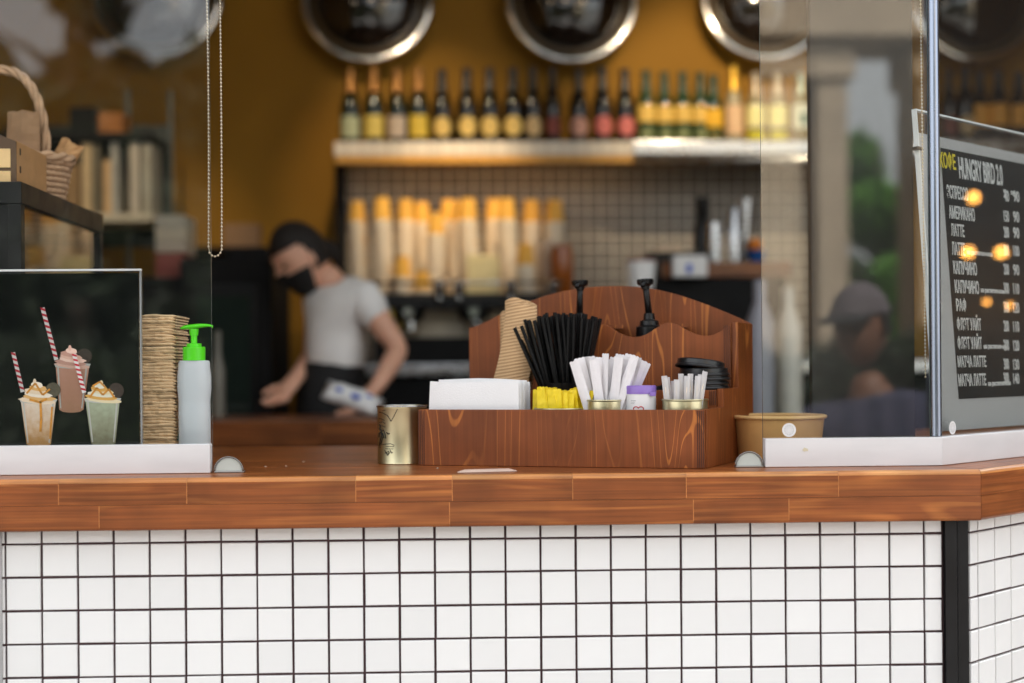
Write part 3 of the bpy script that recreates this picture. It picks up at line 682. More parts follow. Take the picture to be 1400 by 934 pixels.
secs = [(-18.5, 1.5, 1.5, 2), (-15, 5, 3.8, 2.5), (-8, 8, 5.2, 3.5), (0, 8.5, 5.5, 4.2), (9, 6.5, 4.8, 5.2), (17, 4, 3.6, 5.6), (23, 3.2, 2.6, 5.0), (25.5, 2.4, 3.6, 3.6)]
vs = []; n = 10
for (dx, hw, th, zo) in secs:
    for k in range(n): a = 2*pi*k/n; vs.append((dx*s, hw*s*cos(a), zh+zo*s+th*s*.62*sin(a)))
fs = [(i*n+k, i*n+(k+1) % n, i*n+n+(k+1) % n, i*n+n+k) for i in range(len(secs)-1) for k in range(n)]+[tuple(range(n))[::-1], tuple((len(secs)-1)*n+k for k in range(n))]
m.add(vs, fs); m.build('pump_head', GRN, sb, True)
m = MB(); m.tube([(0, 0, zc-.11), (0, 0, zc)], .0025, 8); m.build('dip_tube', mat('dip_tube', (.7, .75, .78), .4), sb)

# ---- small packet wedged between napkins and bottle
m = MB(); Y = .135; xa = XW(235, Y); xb = XW(247, Y)
pk = empty('slim_packet', (xa, Y, 1.0503), label='slim yellow and teal packet squeezed behind the sanitizer bottle', cat='packet')
m.bbox(0, .006, 0, .05, 0, ZW(556, Y, 238)-1.0503, .001); m.build('yellow_side', mat('packet_yellow', lin(226, 158, 30), .45), pk)
m = MB(); m.bbox(.0062, xb-xa, .001, .05, 0, ZW(575, Y, 238)-1.0503-.02, .001); m.build('teal_side', mat('packet_teal', lin(60, 128, 116), .45), pk)

# ---- black display cabinet with glass sides
Z1, Z2 = .20, .70
xr_ = XW(31, Z1); ztop = ZW(248, Z1, 31)
cb = empty('display_cabinet', (xr_-.45, Z1, 1.05), label='black framed glass cabinet on the counter at the left edge', cat='display cabinet')
cbo = -cb.location.copy()
def cpart(n_, mb, m, parent=cb):
    o = mb.build(n_, m, parent); o.location = cbo if parent is cb else (0, 0, 0); return o
bx0, bx1 = xr_-.9, xr_
m = MB(); m.bbox(bx0, bx1, Z1, Z2, ztop-.034, ztop, .002); cpart('top_board', m, BLACK)
m = MB(); m.bbox(bx0, bx1, Z1, Z2, 1.0505, 1.075, .002); cpart('base_board', m, BLACK)
for (xx, yy) in ((bx1-.001, Z1), (bx1-.001, Z2-.02), (bx0+.02, Z1), (bx0+.02, Z2-.02)):
    m = MB(); m.bbox(xx-.02, xx, yy+.001, yy+.02, 1.0752, ztop-.0342, .001); cpart('corner_upright', m, BLACK)
m = MB(); m.box(bx1-.012, bx1-.008, Z1+.0205, Z2-.0205, 1.0752, ztop-.0342); cpart('side_glass', m, ACRYL)
m = MB(); m.bbox(bx0+.021, bx1-.0215, Z1+.004, Z1+.012, 1.0752, ztop-.0342, .001); cpart('front_board', m, BLACK)
m = MB(); m.bbox(bx0+.03, bx1-.02, Z1+.03, Z2-.03, 1.245, 1.25, .001); cpart('glass_shelf', m, ACRYL)
# pastry boxes inside the cabinet
for i, (xo, yo, wz, col, nm) in enumerate(((-.16, .27, .15, (205, 170, 110), 'tan'), (-.14, .42, .11, (150, 110, 70), 'brown'))):
    m = MB(); zb_ = 1.2505; m.bbox(xr_+xo-.1, xr_+xo+.1, yo, yo+.12, zb_, zb_+wz, .004); o = m.build('pastry_box', mat('box_'+nm, lin(*col), .7, var=.15)); tag(o, '%s pastry box inside the black cabinet, %s' % (nm, ('nearer the poster', 'farther back')[i]), 'box')

# ---- wooden money box on the cabinet
MBX = mat('mdf', lin(176, 132, 84), .7, var=.12, scale=60)
z0 = ztop+.0006
mx = empty('wooden_box', (xr_-.09, Z1+.1, z0), label='small laser-cut wooden box full of banknotes on the black cabinet', cat='box')
bw, bd, bh = .13, .16, ZW(193, Z1+.03, 40)-ztop
m = MB(); m.bbox(.07, .074, -.07, .09, 0, bh, .0006); o = m.build('side_panel', MBX, mx)
m = MB(); m.bbox(-.07, -.066, -.07, .09, 0, bh, .0006); m.build('side_panel', MBX, mx)
DK = mat('mdf_face', lin(92, 70, 50), .7, var=.15)
m = MB(); m.prism([(-.0655, -.0745, 0), (.0742, -.0745, 0), (.0742, -.0745, bh*.98), (.03, -.0745, bh*1.25), (-.0655, -.0745, bh*1.3)], (0, .004, 0)); m.build('front_panel', DK, mx)
m = MB(); m.bbox(-.0655, .0695, .086, .09, 0, bh, .0006); m.build('back_panel', MBX, mx)
for k, (a, b) in enumerate(((.02, .28), (.36, .80))):
    m = MB(); m.bbox(.045, .0665, -.0775, -.0747, bh*a, bh*b, .0005); m.build('finger_joint', mat('joint_pale', lin(232, 196, 140), .7), mx)
for a in (.28, .70):
    m = MB(); m.box(.0741, .0744, -.055, -.049, bh*a, bh*(a+.16)); m.build('slot', BLKMAT, mx)
# banknotes
NOTE = mat('banknote', lin(120, 132, 138), .7, var=.35, scale=70)
rd = random.Random(3)
for k in range(5):
    mb = MB(); n = 8; vs = []
    for i in range(n+1):
        t = i/n; xx = -.045+.025*k*.6; yy = -.055+.12*t; zz_ = bh*.85+.028*(1-t)+.012*sin(t*5+k)+.004*k
        vs += [(xx+.012*t, yy, zz_-.05), (xx+.012*t+.012*sin(t*3+k), yy+.006, zz_+.012-.02*t)]
    mb.add(vs, [(2*i, 2*i+2, 2*i+3, 2*i+1) for i in range(n)]); o = mb.build('banknote', NOTE, None, True); o.location = mx.location
    sm = o.modifiers.new('s', 'SOLIDIFY'); sm.thickness = .0004
    tag(o, 'crumpled grey banknote sticking out of the small wooden box', 'banknote', 'banknotes in the wooden box')

# ---- wicker basket with a twisted handle and kraft bags
WICK = mat('wicker', lin(188, 152, 118), .75, var=.25, scale=60)
Yb = .47; bxx = XW(38, Yb); s = mpp(Yb); zt0 = ztop+.0006
bk = empty('wicker_basket', (bxx, Yb, zt0), label='woven wicker basket with tall twisted handle on the black cabinet', cat='basket')
hB = ZW(218, Yb, 70)-zt0; R0, R1 = 47*s, 57*s
for k in range(8):
    t = k/7; r = R0+(R1-R0)*t; mb = MB(); n = 72
    mb.tube([((r+.003*(1 if (q+k) % 2 else -1))*cos(2*pi*q/n), (r+.003*(1 if (q+k) % 2 else -1))*.8*sin(2*pi*q/n), .006+hB*.93*t) for q in range(n+1)], .0050, 6, False); mb.build('weave_ring', WICK, bk, True)
for ph in (0, pi):
    mb = MB(); n = 90; mb.tube([((R1+.003+.004*cos(q*.5+ph))*cos(2*pi*q/n), (R1+.003+.004*cos(q*.5+ph))*.8*sin(2*pi*q/n), hB+.004*sin(q*.5+ph)) for q in range(n+1)], .0052, 6, False); mb.build('rim_braid', WICK, bk, True)
mb = MB(); mb.lathe([(0, .001), (R0*.96, .001), (R0*.96, .004), (R1*.93, hB*.9), (R1*.9, hB*.9), (R0*.92, .006), (0, .006)], 32, None, 1, .8); mb.build('lining', KRAFTD, bk, True)
xh = [W(64, 215, Yb).x-bxx, W(-62, 215, Yb).x-bxx]; hx = (W(0, 96, Yb).z-zt0)
for ph in (0, 2.1, 4.2):
    mb = MB(); n = 70; pts = []
    for q in range(n+1):
        t = q/n; a = pi*t; cxm = (xh[0]+xh[1])/2; rx = (xh[0]-xh[1])/2
        base = Vector((cxm+rx*math.copysign(abs(cos(a))**.8, cos(a)), 0, hB*.6+(hx-hB*.6)*sin(a)**.75))
        tw = q*.42+ph; pts.append(base+Vector((cos(a)*.0045*cos(tw), .0045*sin(tw), sin(a)*.0045*cos(tw))))
    mb.tube(pts, .0046, 6); mb.build('handle_strand', WICK, bk, True)
def bag(px0, px1, pyt, pyb, Yc, tilt, label, seed, col):
    xa, xb = XW(px0, Yc), XW(px1, Yc); zt1, zb1 = ZW(pyt, Yc, px0), ZW(pyb, Yc, px0)
    rd = random.Random(seed); root = empty('paper_bag', ((xa+xb)/2, Yc, zb1), label=label, cat='paper bag'); root.rotation_euler = (0, tilt, 0)
    mb = MB(); nx, nz_ = 6, 6; hw = (xb-xa)/2; H = zt1-zb1
    for sgn in (-1, 1):
        vs = [(hw*(2*i/nx-1)*(1-.04*j/nz_), sgn*(.016*(1-(2*i/nx-1)**2)*(1-.75*j/nz_)+.003)+rd.uniform(-.002, .002), H*j/nz_+rd.uniform(-.003, .003)*(j == nz_)) for j in range(nz_+1) for i in range(nx+1)]
        mb.add(vs, [(j*(nx+1)+i, j*(nx+1)+i+1, (j+1)*(nx+1)+i+1, (j+1)*(nx+1)+i) for j in range(nz_) for i in range(nx)])
    mb.build('bag_sheet', col, root, False)
bag(12, 58, 153, 215, .44, 0, 'flat kraft paper bag upright inside the wicker basket handle', 2, KRAFTD)
bag(66, 98, 190, 232, .50, .5, 'crumpled kraft bag leaning out of the right of the wicker basket', 5, KRAFT)

# ================================================================== WOODEN CADDY
FL, FR = Vector((-.066, .152)), Vector((.3465, .0225)); BR_, BL_ = Vector((.4686, .2626)), Vector((.0169, .4094))
def T(u, v, z=0):
    a = FL.lerp(FR, u); b = BL_.lerp(BR_, u); p = a.lerp(b, v); return Vector((p.x, p.y, z))
def TU(px, v):
    """point of the caddy plan at depth v that lies under photo column px"""
    lo, hi = -.6, 1.6
    for _ in range(40):
        mid = (lo+hi)/2; p = T(mid, v); d = p-Vector((CAM.x, CAM.y, 0)); xx = 700+FPX*d.dot(RGT)/d.dot(FWD)
        if xx < px: lo = mid
        else: hi = mid
    return T(lo, v)
def ZP(py, px, p): return W(px, py, p.y).z
CZ = 1.0504
cad = empty('wooden_caddy', T(.5, .5, CZ), label='stepped brown plywood caddy with arched back on the counter', cat='caddy')
cao = -cad.location.copy()
UDIR = (FR-FL).normalized(); CANG = atan2(UDIR.y, UDIR.x)
UD = Vector((UDIR.x, UDIR.y, 0)); ND = Vector((-UDIR.y, UDIR.x, 0))
def plank_u(name, v, u0, u1, top, th=.010, z0=CZ, ends=True):
    """upright board across the caddy at depth v; top: list of (u,z)"""
    a = T(u0, v); b = T(u1, v); n = ND*th
    loop = [a+Vector((0, 0, z0)), b+Vector((0, 0, z0))]+[T(u, v)+Vector((0, 0, z)) for u, z in reversed(top)]
    Mr = Matrix.Translation(cad.location) @ Matrix.Rotation(CANG, 4, 'Z'); Mi = Mr.inverted()
    mb = MB(); mb.prism([Mi @ p for p in loop], Mi.to_3x3() @ n)
    o = mb.build(name, PLY, cad); o.rotation_euler = (0, 0, CANG); bv = o.modifiers.new('b', 'BEVEL'); bv.width = .0008; bv.segments = 2; bv.limit_method = 'ANGLE'
    if ends and u1 > .9:       # visible ply layers on the right end of the board
        for q in range(3):
            pass
    return o
def plank_v(name, u, v0, v1, zA, zB, inward=1, th=.010, z0=CZ, top=None):
    a, b = T(u, v0), T(u, v1); d = (b-a).normalized(); n = Vector((-d.y, d.x, 0))*th*inward
    tp = top or [(v0, zA), (v1, zB)]
    loop = [a+Vector((0, 0, z0)), b+Vector((0, 0, z0))]+[T(u, v)+Vector((0, 0, z)) for v, z in reversed(tp)]
    ang = atan2(d.y, d.x); Mr = Matrix.Translation(cad.location) @ Matrix.Rotation(ang, 4, 'Z'); Mi = Mr.inverted()
    mb = MB(); mb.prism([Mi @ p for p in loop], Mi.to_3x3() @ n); o = mb.build(name, PLY, cad); o.rotation_euler = (0, 0, ang)
    bv = o.modifiers.new('b', 'BEVEL'); bv.width = .0008; bv.segments = 2; bv.limit_method = 'ANGLE'; return o
p = TU(964, 0); h1 = ZP(560.6, 964, p)
V1, V2 = .36, .66
h2 = ZP(531.5, 1000, T(1, V1)); h3 = ZP(440.5, 1008, T(1, V2)); h4 = ZP(443, 1030, T(1, 1))
plank_u('front_board', 0, 0, 1, [(0, h1), (1, h1)])
# layered ply edge strips on the front board's right end and left end
def plystrips(v, u, z0, z1, sgn, nm, wdt=.0115):
    for q in range(4):
        off = (.0012+q*.0028)*sgn
        p = T(u, v)+UD*off-ND*.0003
        mb = MB(); mb.box(-.0005, .0005, -.0004, .0006, z0, z1, Matrix.Translation(Vector((p.x, p.y, 0))) @ Matrix.Rotation(CANG, 4, 'Z')); o = mb.build('ply_layer', mat('ply_dark_layer', lin(66, 34, 20), .7), cad); o.location = cao
plystrips(0, 1, CZ+.001, h1-.001, -1, 'r'); plystrips(0, 0, CZ+.001, h1-.001, 1, 'l')
e0 = .012; dl = (T(1, 1)-T(1, 0)).length
plank_v('side_board', 1, .0405, 1, h1, h1, 1, top=[(.0405, h1), (V1-.001, h1), (V1-.001, h2), (V2-.001, h2), (V2-.001, h3), (.958, h4-.001)]) if False else None
plank_v('side_board', 1, .041, .957, 0, 0, 1, top=[(.041, h1), (V1, h1+.001), (V1, h2), (V2, h2), (V2, h3), (.957, h4)])
plank_v('side_board', 0, .041, .957, 0, 0, -1, top=[(.041, h1), (V1, h1+.001), (V1, h2), (.70, h2), (.957, h2)])
plank_u('middle_board', V1+.004, .024, .976, [(.024, h2-.002), (.976, h2-.002)], .008)
plystrips(V1+.003, .976, h1+.004, h2-.003, -1, 'm')
# scalloped rear board
def up(px, v): p = TU(px, v); a = T(0, v); b = T(1, v); return (p-a).length/(b-a).length*(1 if (p-a).dot(b-a) > 0 else -1)
pts = []
key = [(735, 470), (752, 470), (775, 463), (800, 450), (818, 444), (832, 446), (848, 456), (865, 461), (882, 458), (897, 449), (912, 441.5), (927, 444), (944, 454), (962, 459), (976, 457.5), (990, 450), (1000, 442.5), (1006, 441.5)]
def cat(key, n=5):
    out = []
    for i in range(len(key)-1):
        p0, p1, p2, p3 = key[max(i-1, 0)], key[i], key[i+1], key[min(i+2, len(key)-1)]
        for k in range(n):
            t = k/n; out.append(tuple(.5*(2*p1[j]+(p2[j]-p0[j])*t+(2*p0[j]-5*p1[j]+4*p2[j]-p3[j])*t*t+(3*p1[j]-p0[j]-3*p2[j]+p3[j])*t**3) for j in (0, 1)))
    return out+[key[-1]]
for px, py in cat(key): pts.append((up(px, V2-.012), ZP(py, px, TU(px, V2-.012))))
u1_ = .977
pts = [(u, z) for u, z in pts if u < u1_]+[(u1_, pts[-1][1])]
plank_u('scalloped_board', V2-.012, pts[0][0], u1_, pts, .009)
plystrips(V2-.0125, u1_, h2+.003, h3-.005, -1, 's')
# arched back board
pts = []
key = [(645, 448), (665, 440), (690, 427), (720, 414), (755, 402), (795, 394), (838, 391), (880, 393), (920, 401), (960, 414), (1000, 430), (1020, 439), (1031, 443.5)]
for px, py in cat(key): pts.append((up(px, .958), ZP(py, px, TU(px, .958))))
pts = [(0.0, pts[0][1])]+[q for q in pts if 0.002 < q[0] < .998]+[(1.0, pts[-1][1])]
plank_u('arched_back', .958, 0, 1, pts, .012)
m = MB(); m.prism([T(.03, .05, CZ), T(.97, .05, CZ), T(.97, .95, CZ), T(.03, .95, CZ)], (0, 0, .006)); o = m.build('bottom_board', PLY, cad); o.location = cao
ztier = h2-.042
m = MB(); m.prism([T(.03, V1+.045, ztier), T(.97, V1+.045, ztier), T(.97, V2-.02, ztier), T(.03, V2-.02, ztier)], (0, 0, .006)); o = m.build('tier_board', PLY, cad); o.location = cao
zs = ZP(444.5, 860, T(.6, .85))
for pa, pb in ((800, 852), (903, 940)):
    A_, B_ = TU(pa, V2+.06), TU(pb, V2+.06); A2, B2 = TU(pa, .93), TU(pb, .93)
    m = MB(); m.prism([A_+Vector((0, 0, zs-.006)), B_+Vector((0, 0, zs-.006)), B2+Vector((0, 0, zs-.006)), A2+Vector((0, 0, zs-.006))], (0, 0, .006)); o = m.build('divider_shelf', PLY, cad); o.location = cao

# ---- contents -----------------------------------------------------
def at(px, py, v): p = TU(px, v); return Vector((p.x, p.y, ZP(py, px, p)))
V0 = .20
zb1 = CZ+.0064
# folded white napkins
rd = random.Random(11)
A_ = at(592, 560, V0); B_ = at(718, 560, V0); zN = at(650, 521, V0).z; L_ = (B_-A_).length
NN = 13; TH = .0052; HN = zN-zb1
NAPM = mat('embossed_tissue', (.84, .84, .845), .85, var=.02, scale=40, bump=.16, bscale=500)
for k in range(NN):
    mb = MB(); nx, nz_ = 10, 6; F_, K_ = [], []
    Ln = L_*(1-.03*rd.random())-(.008 if k else 0); xo = (.010 if k else 0)+rd.uniform(-.002, .002)*(k > 0); hh = HN*(1+(rd.uniform(-.01, .03) if k else 0)); lean = .0045+rd.uniform(-.001, .002)
    ph = rd.uniform(0, 6)
    for j in range(nz_+1):
        t = j/nz_
        for i in range(nx+1):
            s_ = i/nx; e = min(1, min(s_, 1-s_)*9+.35)*min(1, min(t+.2, (1-t)*5+.25))
            wv = .0011*sin(ph+s_*5+t*2)*t; x_ = s_*Ln+xo+lean*t*(1-s_); z_ = hh*t*(1-.012*s_*t)+(.0012*sin(s_*6+ph) if j == nz_ else 0)
            F_.append((x_, wv+TH*.5*(1-e), z_)); K_.append((x_, wv+TH-TH*.5*(1-e), z_))
    q = lambda i, j: j*(nx+1)+i
    o_ = len(F_); fs = [(q(i, j), q(i+1, j), q(i+1, j+1), q(i, j+1)) for j in range(nz_) for i in range(nx)]+[(o_+q(i, j), o_+q(i, j+1), o_+q(i+1, j+1), o_+q(i+1, j)) for j in range(nz_) for i in range(nx)]
    for i in range(nx): fs += [(q(i, nz_), q(i+1, nz_), o_+q(i+1, nz_), o_+q(i, nz_)), (q(i+1, 0), q(i, 0), o_+q(i, 0), o_+q(i+1, 0))]
    for j in range(nz_): fs += [(q(0, j), q(0, j+1), o_+q(0, j+1), o_+q(0, j)), (q(nx, j+1), q(nx, j), o_+q(nx, j), o_+q(nx, j+1))]
    mb.add(F_+K_, fs); o = mb.build('paper_napkin', NAPM, None, 60); o.location = Vector((A_.x, A_.y, zb1)) - ND*.034 + ND*(k*TH); o.rotation_euler = (0, 0, CANG)
    tag(o, 'front folded white paper napkin of the upright pile in the caddy' if k == 0 else 'folded white paper napkin behind the front one in the caddy', 'napkin', None if k == 0 else 'white napkins piled in the caddy')

# corrugated cup sleeves
CORR = banded('corrugated_card', lin(182, 144, 102), lin(222, 186, 142), 62, 'Z', .85, .6, radians(9))
def sleeve(pxt0, pyt, pxt1, pxb0, pyb, pxb1, v, label, bow=.02, th=.004, wav=0):
    tl, tr, bl, br = at(pxt0, pyt, v), at(pxt1, pyt+2, v), at(pxb0, pyb, v), at(pxb1, pyb, v)
    root = empty('cup_sleeve', (bl+br)/2, label=label, cat='cup sleeve', group='corrugated cup sleeves in the caddy')
    nx, nz_ = 8, 14; mb = MB(); F_, K_ = [], []
    for j in range(nz_+1):
        t = j/nz_
        for i in range(nx+1):
            s_ = i/nx; p = bl.lerp(br, s_).lerp(tl.lerp(tr, s_), t)-root.location
            cur = -ND*(.010*sin(pi*s_)) + UD*(bow*(-(4*t*(1-t)))*.5) + Vector((0, 0, .007*sin(pi*s_)*(t**3)))
            F_.append(p+cur); K_.append(p+cur+ND*th*(1+.8*sin(pi*s_)))
    q = lambda i, j: j*(nx+1)+i
    fs = [(q(i, j), q(i+1, j), q(i+1, j+1), q(i, j+1)) for j in range(nz_) for i in range(nx)]
    o_ = len(F_)
    fs += [(o_+q(i, j), o_+q(i, j+1), o_+q(i+1, j+1), o_+q(i+1, j)) for j in range(nz_) for i in range(nx)]
    for i in range(nx): fs += [(q(i, nz_), q(i+1, nz_), o_+q(i+1, nz_), o_+q(i, nz_)), (q(i+1, 0), q(i, 0), o_+q(i, 0), o_+q(i+1, 0))]
    for j in range(nz_): fs += [(q(0, j), q(0, j+1), o_+q(0, j+1), o_+q(0, j)), (q(nx, j+1), q(nx, j), o_+q(nx, j), o_+q(nx, j+1))]
    mb.add(F_+K_, fs); mb.build('card', CORR, root, 50)
sleeve(692, 420, 734, 664, 550, 714, .50, 'front ribbed kraft cup sleeve leaning behind the white napkins', -.012)
sleeve(691, 412, 722, 676, 545, 715, .56, 'second ribbed kraft cup sleeve, just behind the front one', -.012)
sleeve(700, 415, 734, 690, 545, 724, .60, 'rearmost ribbed kraft cup sleeve, peeking out towards the straws', -.008)
sleeve(684, 430, 700, 682, 545, 700, .66, 'narrow ribbed kraft cup sleeve at the left of the others', -.002)

# black straws fanned out of a dark jar
jb = TU(772, .52)
m = MB(); zj = ztier+.0066; m.lathe([(0, zj), (.031, zj), (.033, zj+.002), (.036, zj+.045), (.034, zj+.045), (.031, zj+.003), (0, zj+.003)], 28, Matrix.Translation((jb.x, jb.y, 0)))
tag(m.build('straw_jar', BLKPLA, smooth=40), 'dark jar holding the fan of black straws in the caddy', 'jar')
STRAW = mat('black_straw', (.004, .004, .0044), .3, var=.2, spec=.2)
sm_ = MB(); sm_.lathe([(.0029, 0), (.0029, 1), (.0024, 1), (.0024, .9), (.0024, 0)], 9); straw_me = sm_.mesh('drinking_straw', STRAW, 50)
rd = random.Random(21); k = 0
NS = 52
for k in range(NS):
    t = (k+.5)/NS; row = k % 4
    px = 704+ (822-704)*t+rd.uniform(-2, 2); arc = 429+16*abs((px-766)/62)**2.2*(1 if px < 766 else .55)
    vt = .40+.065*row+rd.uniform(-.015, .015)
    top = at(px, arc+rd.uniform(-2, 3.5)-1.2*(row-1.5), vt)
    pb = 746+(800-746)*min(1, max(0, .5+(t-.5)*.95))+rd.uniform(-5, 5)
    bo = TU(pb, .44+.045*row); bot = Vector((bo.x, bo.y, zj+.004)); bot.x = jb.x+max(-.024, min(.024, bot.x-jb.x)); bot.y = jb.y+max(-.02, min(.02, bot.y-jb.y))
    d = top-bot
    o = inst(straw_me, 'drinking_straw', Matrix.Translation(bot) @ d.to_track_quat('Z', 'Y').to_matrix().to_4x4() @ Matrix.Diagonal((1, 1, d.length, 1)))
    tag(o, 'black plastic straw in the dense fan of straws in the caddy', 'straw', 'black straws fanned out in the caddy')

# tins in the front tier
def tin(px0, px1, pyt, v, label, ht=None, parent=None):
    c = TU((px0+px1)/2, v); r = (px1-px0)/2*mpp(c.y); zt = ZP(pyt, (px0+px1)/2, c)
    root = empty('tin_can', (c.x, c.y, zb1), label=label, cat='tin can', group='small tins in the caddy')
    H = zt-zb1; mb = MB(); mb.lathe([(0, 0), (r*.97, 0), (r, .002), (r, H-.003), (r*1.03, H-.002), (r*1.03, H), (r*.97, H), (r*.965, H-.003), (r*.965, .002), (0, .002)], 40); mb.build('wall', TIN, root, 35)
    mb = MB(); n = 40; mb.tube([(r*1.02*cos(2*pi*k/n), r*1.02*sin(2*pi*k/n), H-.0012) for k in range(n+1)], .0011, 6, False); mb.build('rolled_rim', TIN, root, True)
    return c, r, zt
cY, rY, zY = tin(731, 799, 557.5, .20, 'tin of yellow sugar packets beside the white napkins')
cS, rS, zS = tin(802, 856, 546, .19, 'tin holding the white paper sugar sticks')
cT, rT, zT = tin(905, 967, 545.5, .19, 'tin holding clear wrapped toothpicks at the caddy corner')
# yellow sugar packets
YEL = mat('yellow_packet', lin(244, 214, 18), .45, var=.08, scale=90, bump=.6, bscale=70)
rd = random.Random(31)
def zig(name, w_, h_, m, teeth=True):
    mb = MB(); nx, nz_ = 6, 6; vs = []
    for j in range(nz_+1):
        for i in range(nx+1):
            z = h_*j/nz_+(.0011 if (teeth and j == nz_ and i % 2) else 0)
            bul = sin(pi*i/nx)*sin(pi*min(1, j/nz_*1.0))
            vs.append((w_*(i/nx-.5), -.0016*bul+rd.uniform(-.0006, .0006), z))
    q = lambda i, j: j*(nx+1)+i
    fs = [(q(i, j), q(i+1, j), q(i+1, j+1), q(i, j+1)) for j in range(nz_) for i in range(nx)]
    o_ = len(vs); vs2 = [(x, .0016*sin(pi*(k % (nx+1))/nx)*sin(pi*(k//(nx+1))/nz_)+.0004, z) for k, (x, y, z) in enumerate(vs)]
    fs += [(o_+q(i, j), o_+q(i, j+1), o_+q(i+1, j+1), o_+q(i+1, j)) for j in range(nz_) for i in range(nx)]
    mb.add(vs+vs2, fs); return mb.mesh(name, m, 40)
ymes = [zig('sugar_packet', .030, .052, YEL) for _ in range(4)]
for k in range(26):
    t = k/25; px = 734+62*((k % 13)/12)+rd.uniform(-3, 3); vv = .10+.03*(k//13)+rd.uniform(0, .02)
    c = TU(px, V0); dd = Vector((c.x-cY.x, c.y-cY.y)); lim = rY*.80
    if dd.length > lim: dd = dd.normalized()*lim
    fr = -1 if k < 13 else .4
    pos = Vector((cY.x+dd.x*1.12, cY.y+dd.y*1.12, 0))+ND*(fr*sqrt(max(0, (rY*.8)**2-dd.length_squared))*.8)
    zt = ZP(534+rd.uniform(-5, 6), px, pos); 
    o = inst(ymes[k % 4], 'sugar_packet', Matrix.Translation(Vector((pos.x, pos.y, zt-.052))) @ Matrix.Rotation(CANG+rd.uniform(-.7, .7), 4, 'Z') @ Matrix.Rotation(rd.uniform(-.3, .3), 4, 'Y') @ Matrix.Rotation(rd.uniform(-.12, .06), 4, 'X') @ Matrix.Diagonal((rd.uniform(.45, .9), 1, 1, 1)))
    tag(o, 'crumpled yellow sugar packet crammed into the tin by the napkins', 'sugar packet', 'yellow sugar packets in the caddy')
# white sugar sticks
STICK = mat('white_stick_paper', (.80, .77, .78), .65, var=.05, scale=60, bump=.3, bscale=90)
smes = [zig('sugar_stick', .0155, .105, STICK) for _ in range(4)]
SP = [(785, 494, 806), (792, 490, 812), (800, 489, 815), (806, 488, 818), (812, 492, 822), (828, 484, 824), (834, 492, 828), (840, 489, 832), (846, 488, 836), (852, 491, 830), (857, 488, 840), (862, 485, 843), (868, 487, 846), (873, 489, 849), (878, 493, 846), (884, 496, 851), (866, 492, 838), (820, 489, 816), (797, 494, 807), (848, 485, 834)]
for k, (px, py, pb) in enumerate(SP):
    v = .14+.03*(k % 4)+rd.uniform(-.005, .005); top = at(px, py, v); b0 = TU(pb, v)
    bb = Vector((b0.x-cS.x, b0.y-cS.y)); bb = bb if bb.length < rS*.8 else bb.normalized()*rS*.8
    bot = Vector((cS.x+bb.x, cS.y+bb.y, zS-.03)); d = top-bot
    q = d.to_track_quat('Z', 'X').to_matrix().to_4x4()
    zax = d.normalized(); xax = (UD*cos(.5*sin(k*2.3))+ND*sin(.5*sin(k*2.3))); xax = (xax-zax*xax.dot(zax)).normalized(); yax = zax.cross(xax)
    Mq = Matrix(((xax.x, yax.x, zax.x, bot.x), (xax.y, yax.y, zax.y, bot.y), (xax.z, yax.z, zax.z, bot.z), (0, 0, 0, 1)))
    o = inst(smes[k % 4], 'sugar_stick', Mq @ Matrix.Diagonal((rd.uniform(.8, 1.08), 1, d.length/.105, 1)))
    tag(o, 'white paper sugar stick in the bunch standing in the caddy', 'sugar stick', 'white sugar sticks in the caddy')
# clear wrapped toothpicks
FILM = bpy.data.materials.new('clear_film'); FILM.use_nodes = True; nt_ = FILM.node_tree; b_ = nt_.nodes['Principled BSDF']
b_.inputs['Base Color'].default_value = (.82, .80, .80, 1); b_.inputs['Roughness'].default_value = .18; b_.inputs['Alpha'].default_value = .52
WOODPK = mat('toothpick_wood', lin(232, 214, 186), .6)
rd = random.Random(41)
fm = zig('film', .0085, .085, FILM, False); mbp = MB(); mbp.tube([(0, 0, .004), (0, 0, .06), (0, 0, .076)], [.0011, .0011, .0003], 6); pm = mbp.mesh('pick', WOODPK)
for k, (px, py, pb) in enumerate([(908, 514, 910), (912, 516, 918), (919, 521, 920), (925, 519, 924), (931, 511, 930), (933, 518, 936), (939, 514, 938), (944, 511, 941), (947, 513, 946), (954, 514, 950), (958, 512, 952), (962, 506, 956), (964, 508, 956), (928, 522, 926), (951, 520, 948)]):
    v = .12+.045*(k % 3); top = at(px, py, v); b0 = TU(pb, v); bb = Vector((b0.x-cT.x, b0.y-cT.y)); bb = bb if bb.length < rT*.8 else bb.normalized()*rT*.8
    bot = Vector((cT.x+bb.x, cT.y+bb.y, zT-.03)); d = top-bot
    zax = d.normalized(); xax = (UD*cos(k)+ND*sin(k)*.6).normalized(); xax = (xax-zax*xax.dot(zax)).normalized(); yax = zax.cross(xax)
    Mq = Matrix(((xax.x, yax.x, zax.x, bot.x), (xax.y, yax.y, zax.y, bot.y), (xax.z, yax.z, zax.z, bot.z), (0, 0, 0, 1))) @ Matrix.Diagonal((1, 1, d.length/.085, 1))
    o = inst(fm, 'wrapped_toothpick', Mq); c_ = inst(pm, 'pick', None, o)
    tag(o, 'toothpick in a clear wrapper standing in the corner tin', 'toothpick', 'wrapped toothpicks in the caddy')
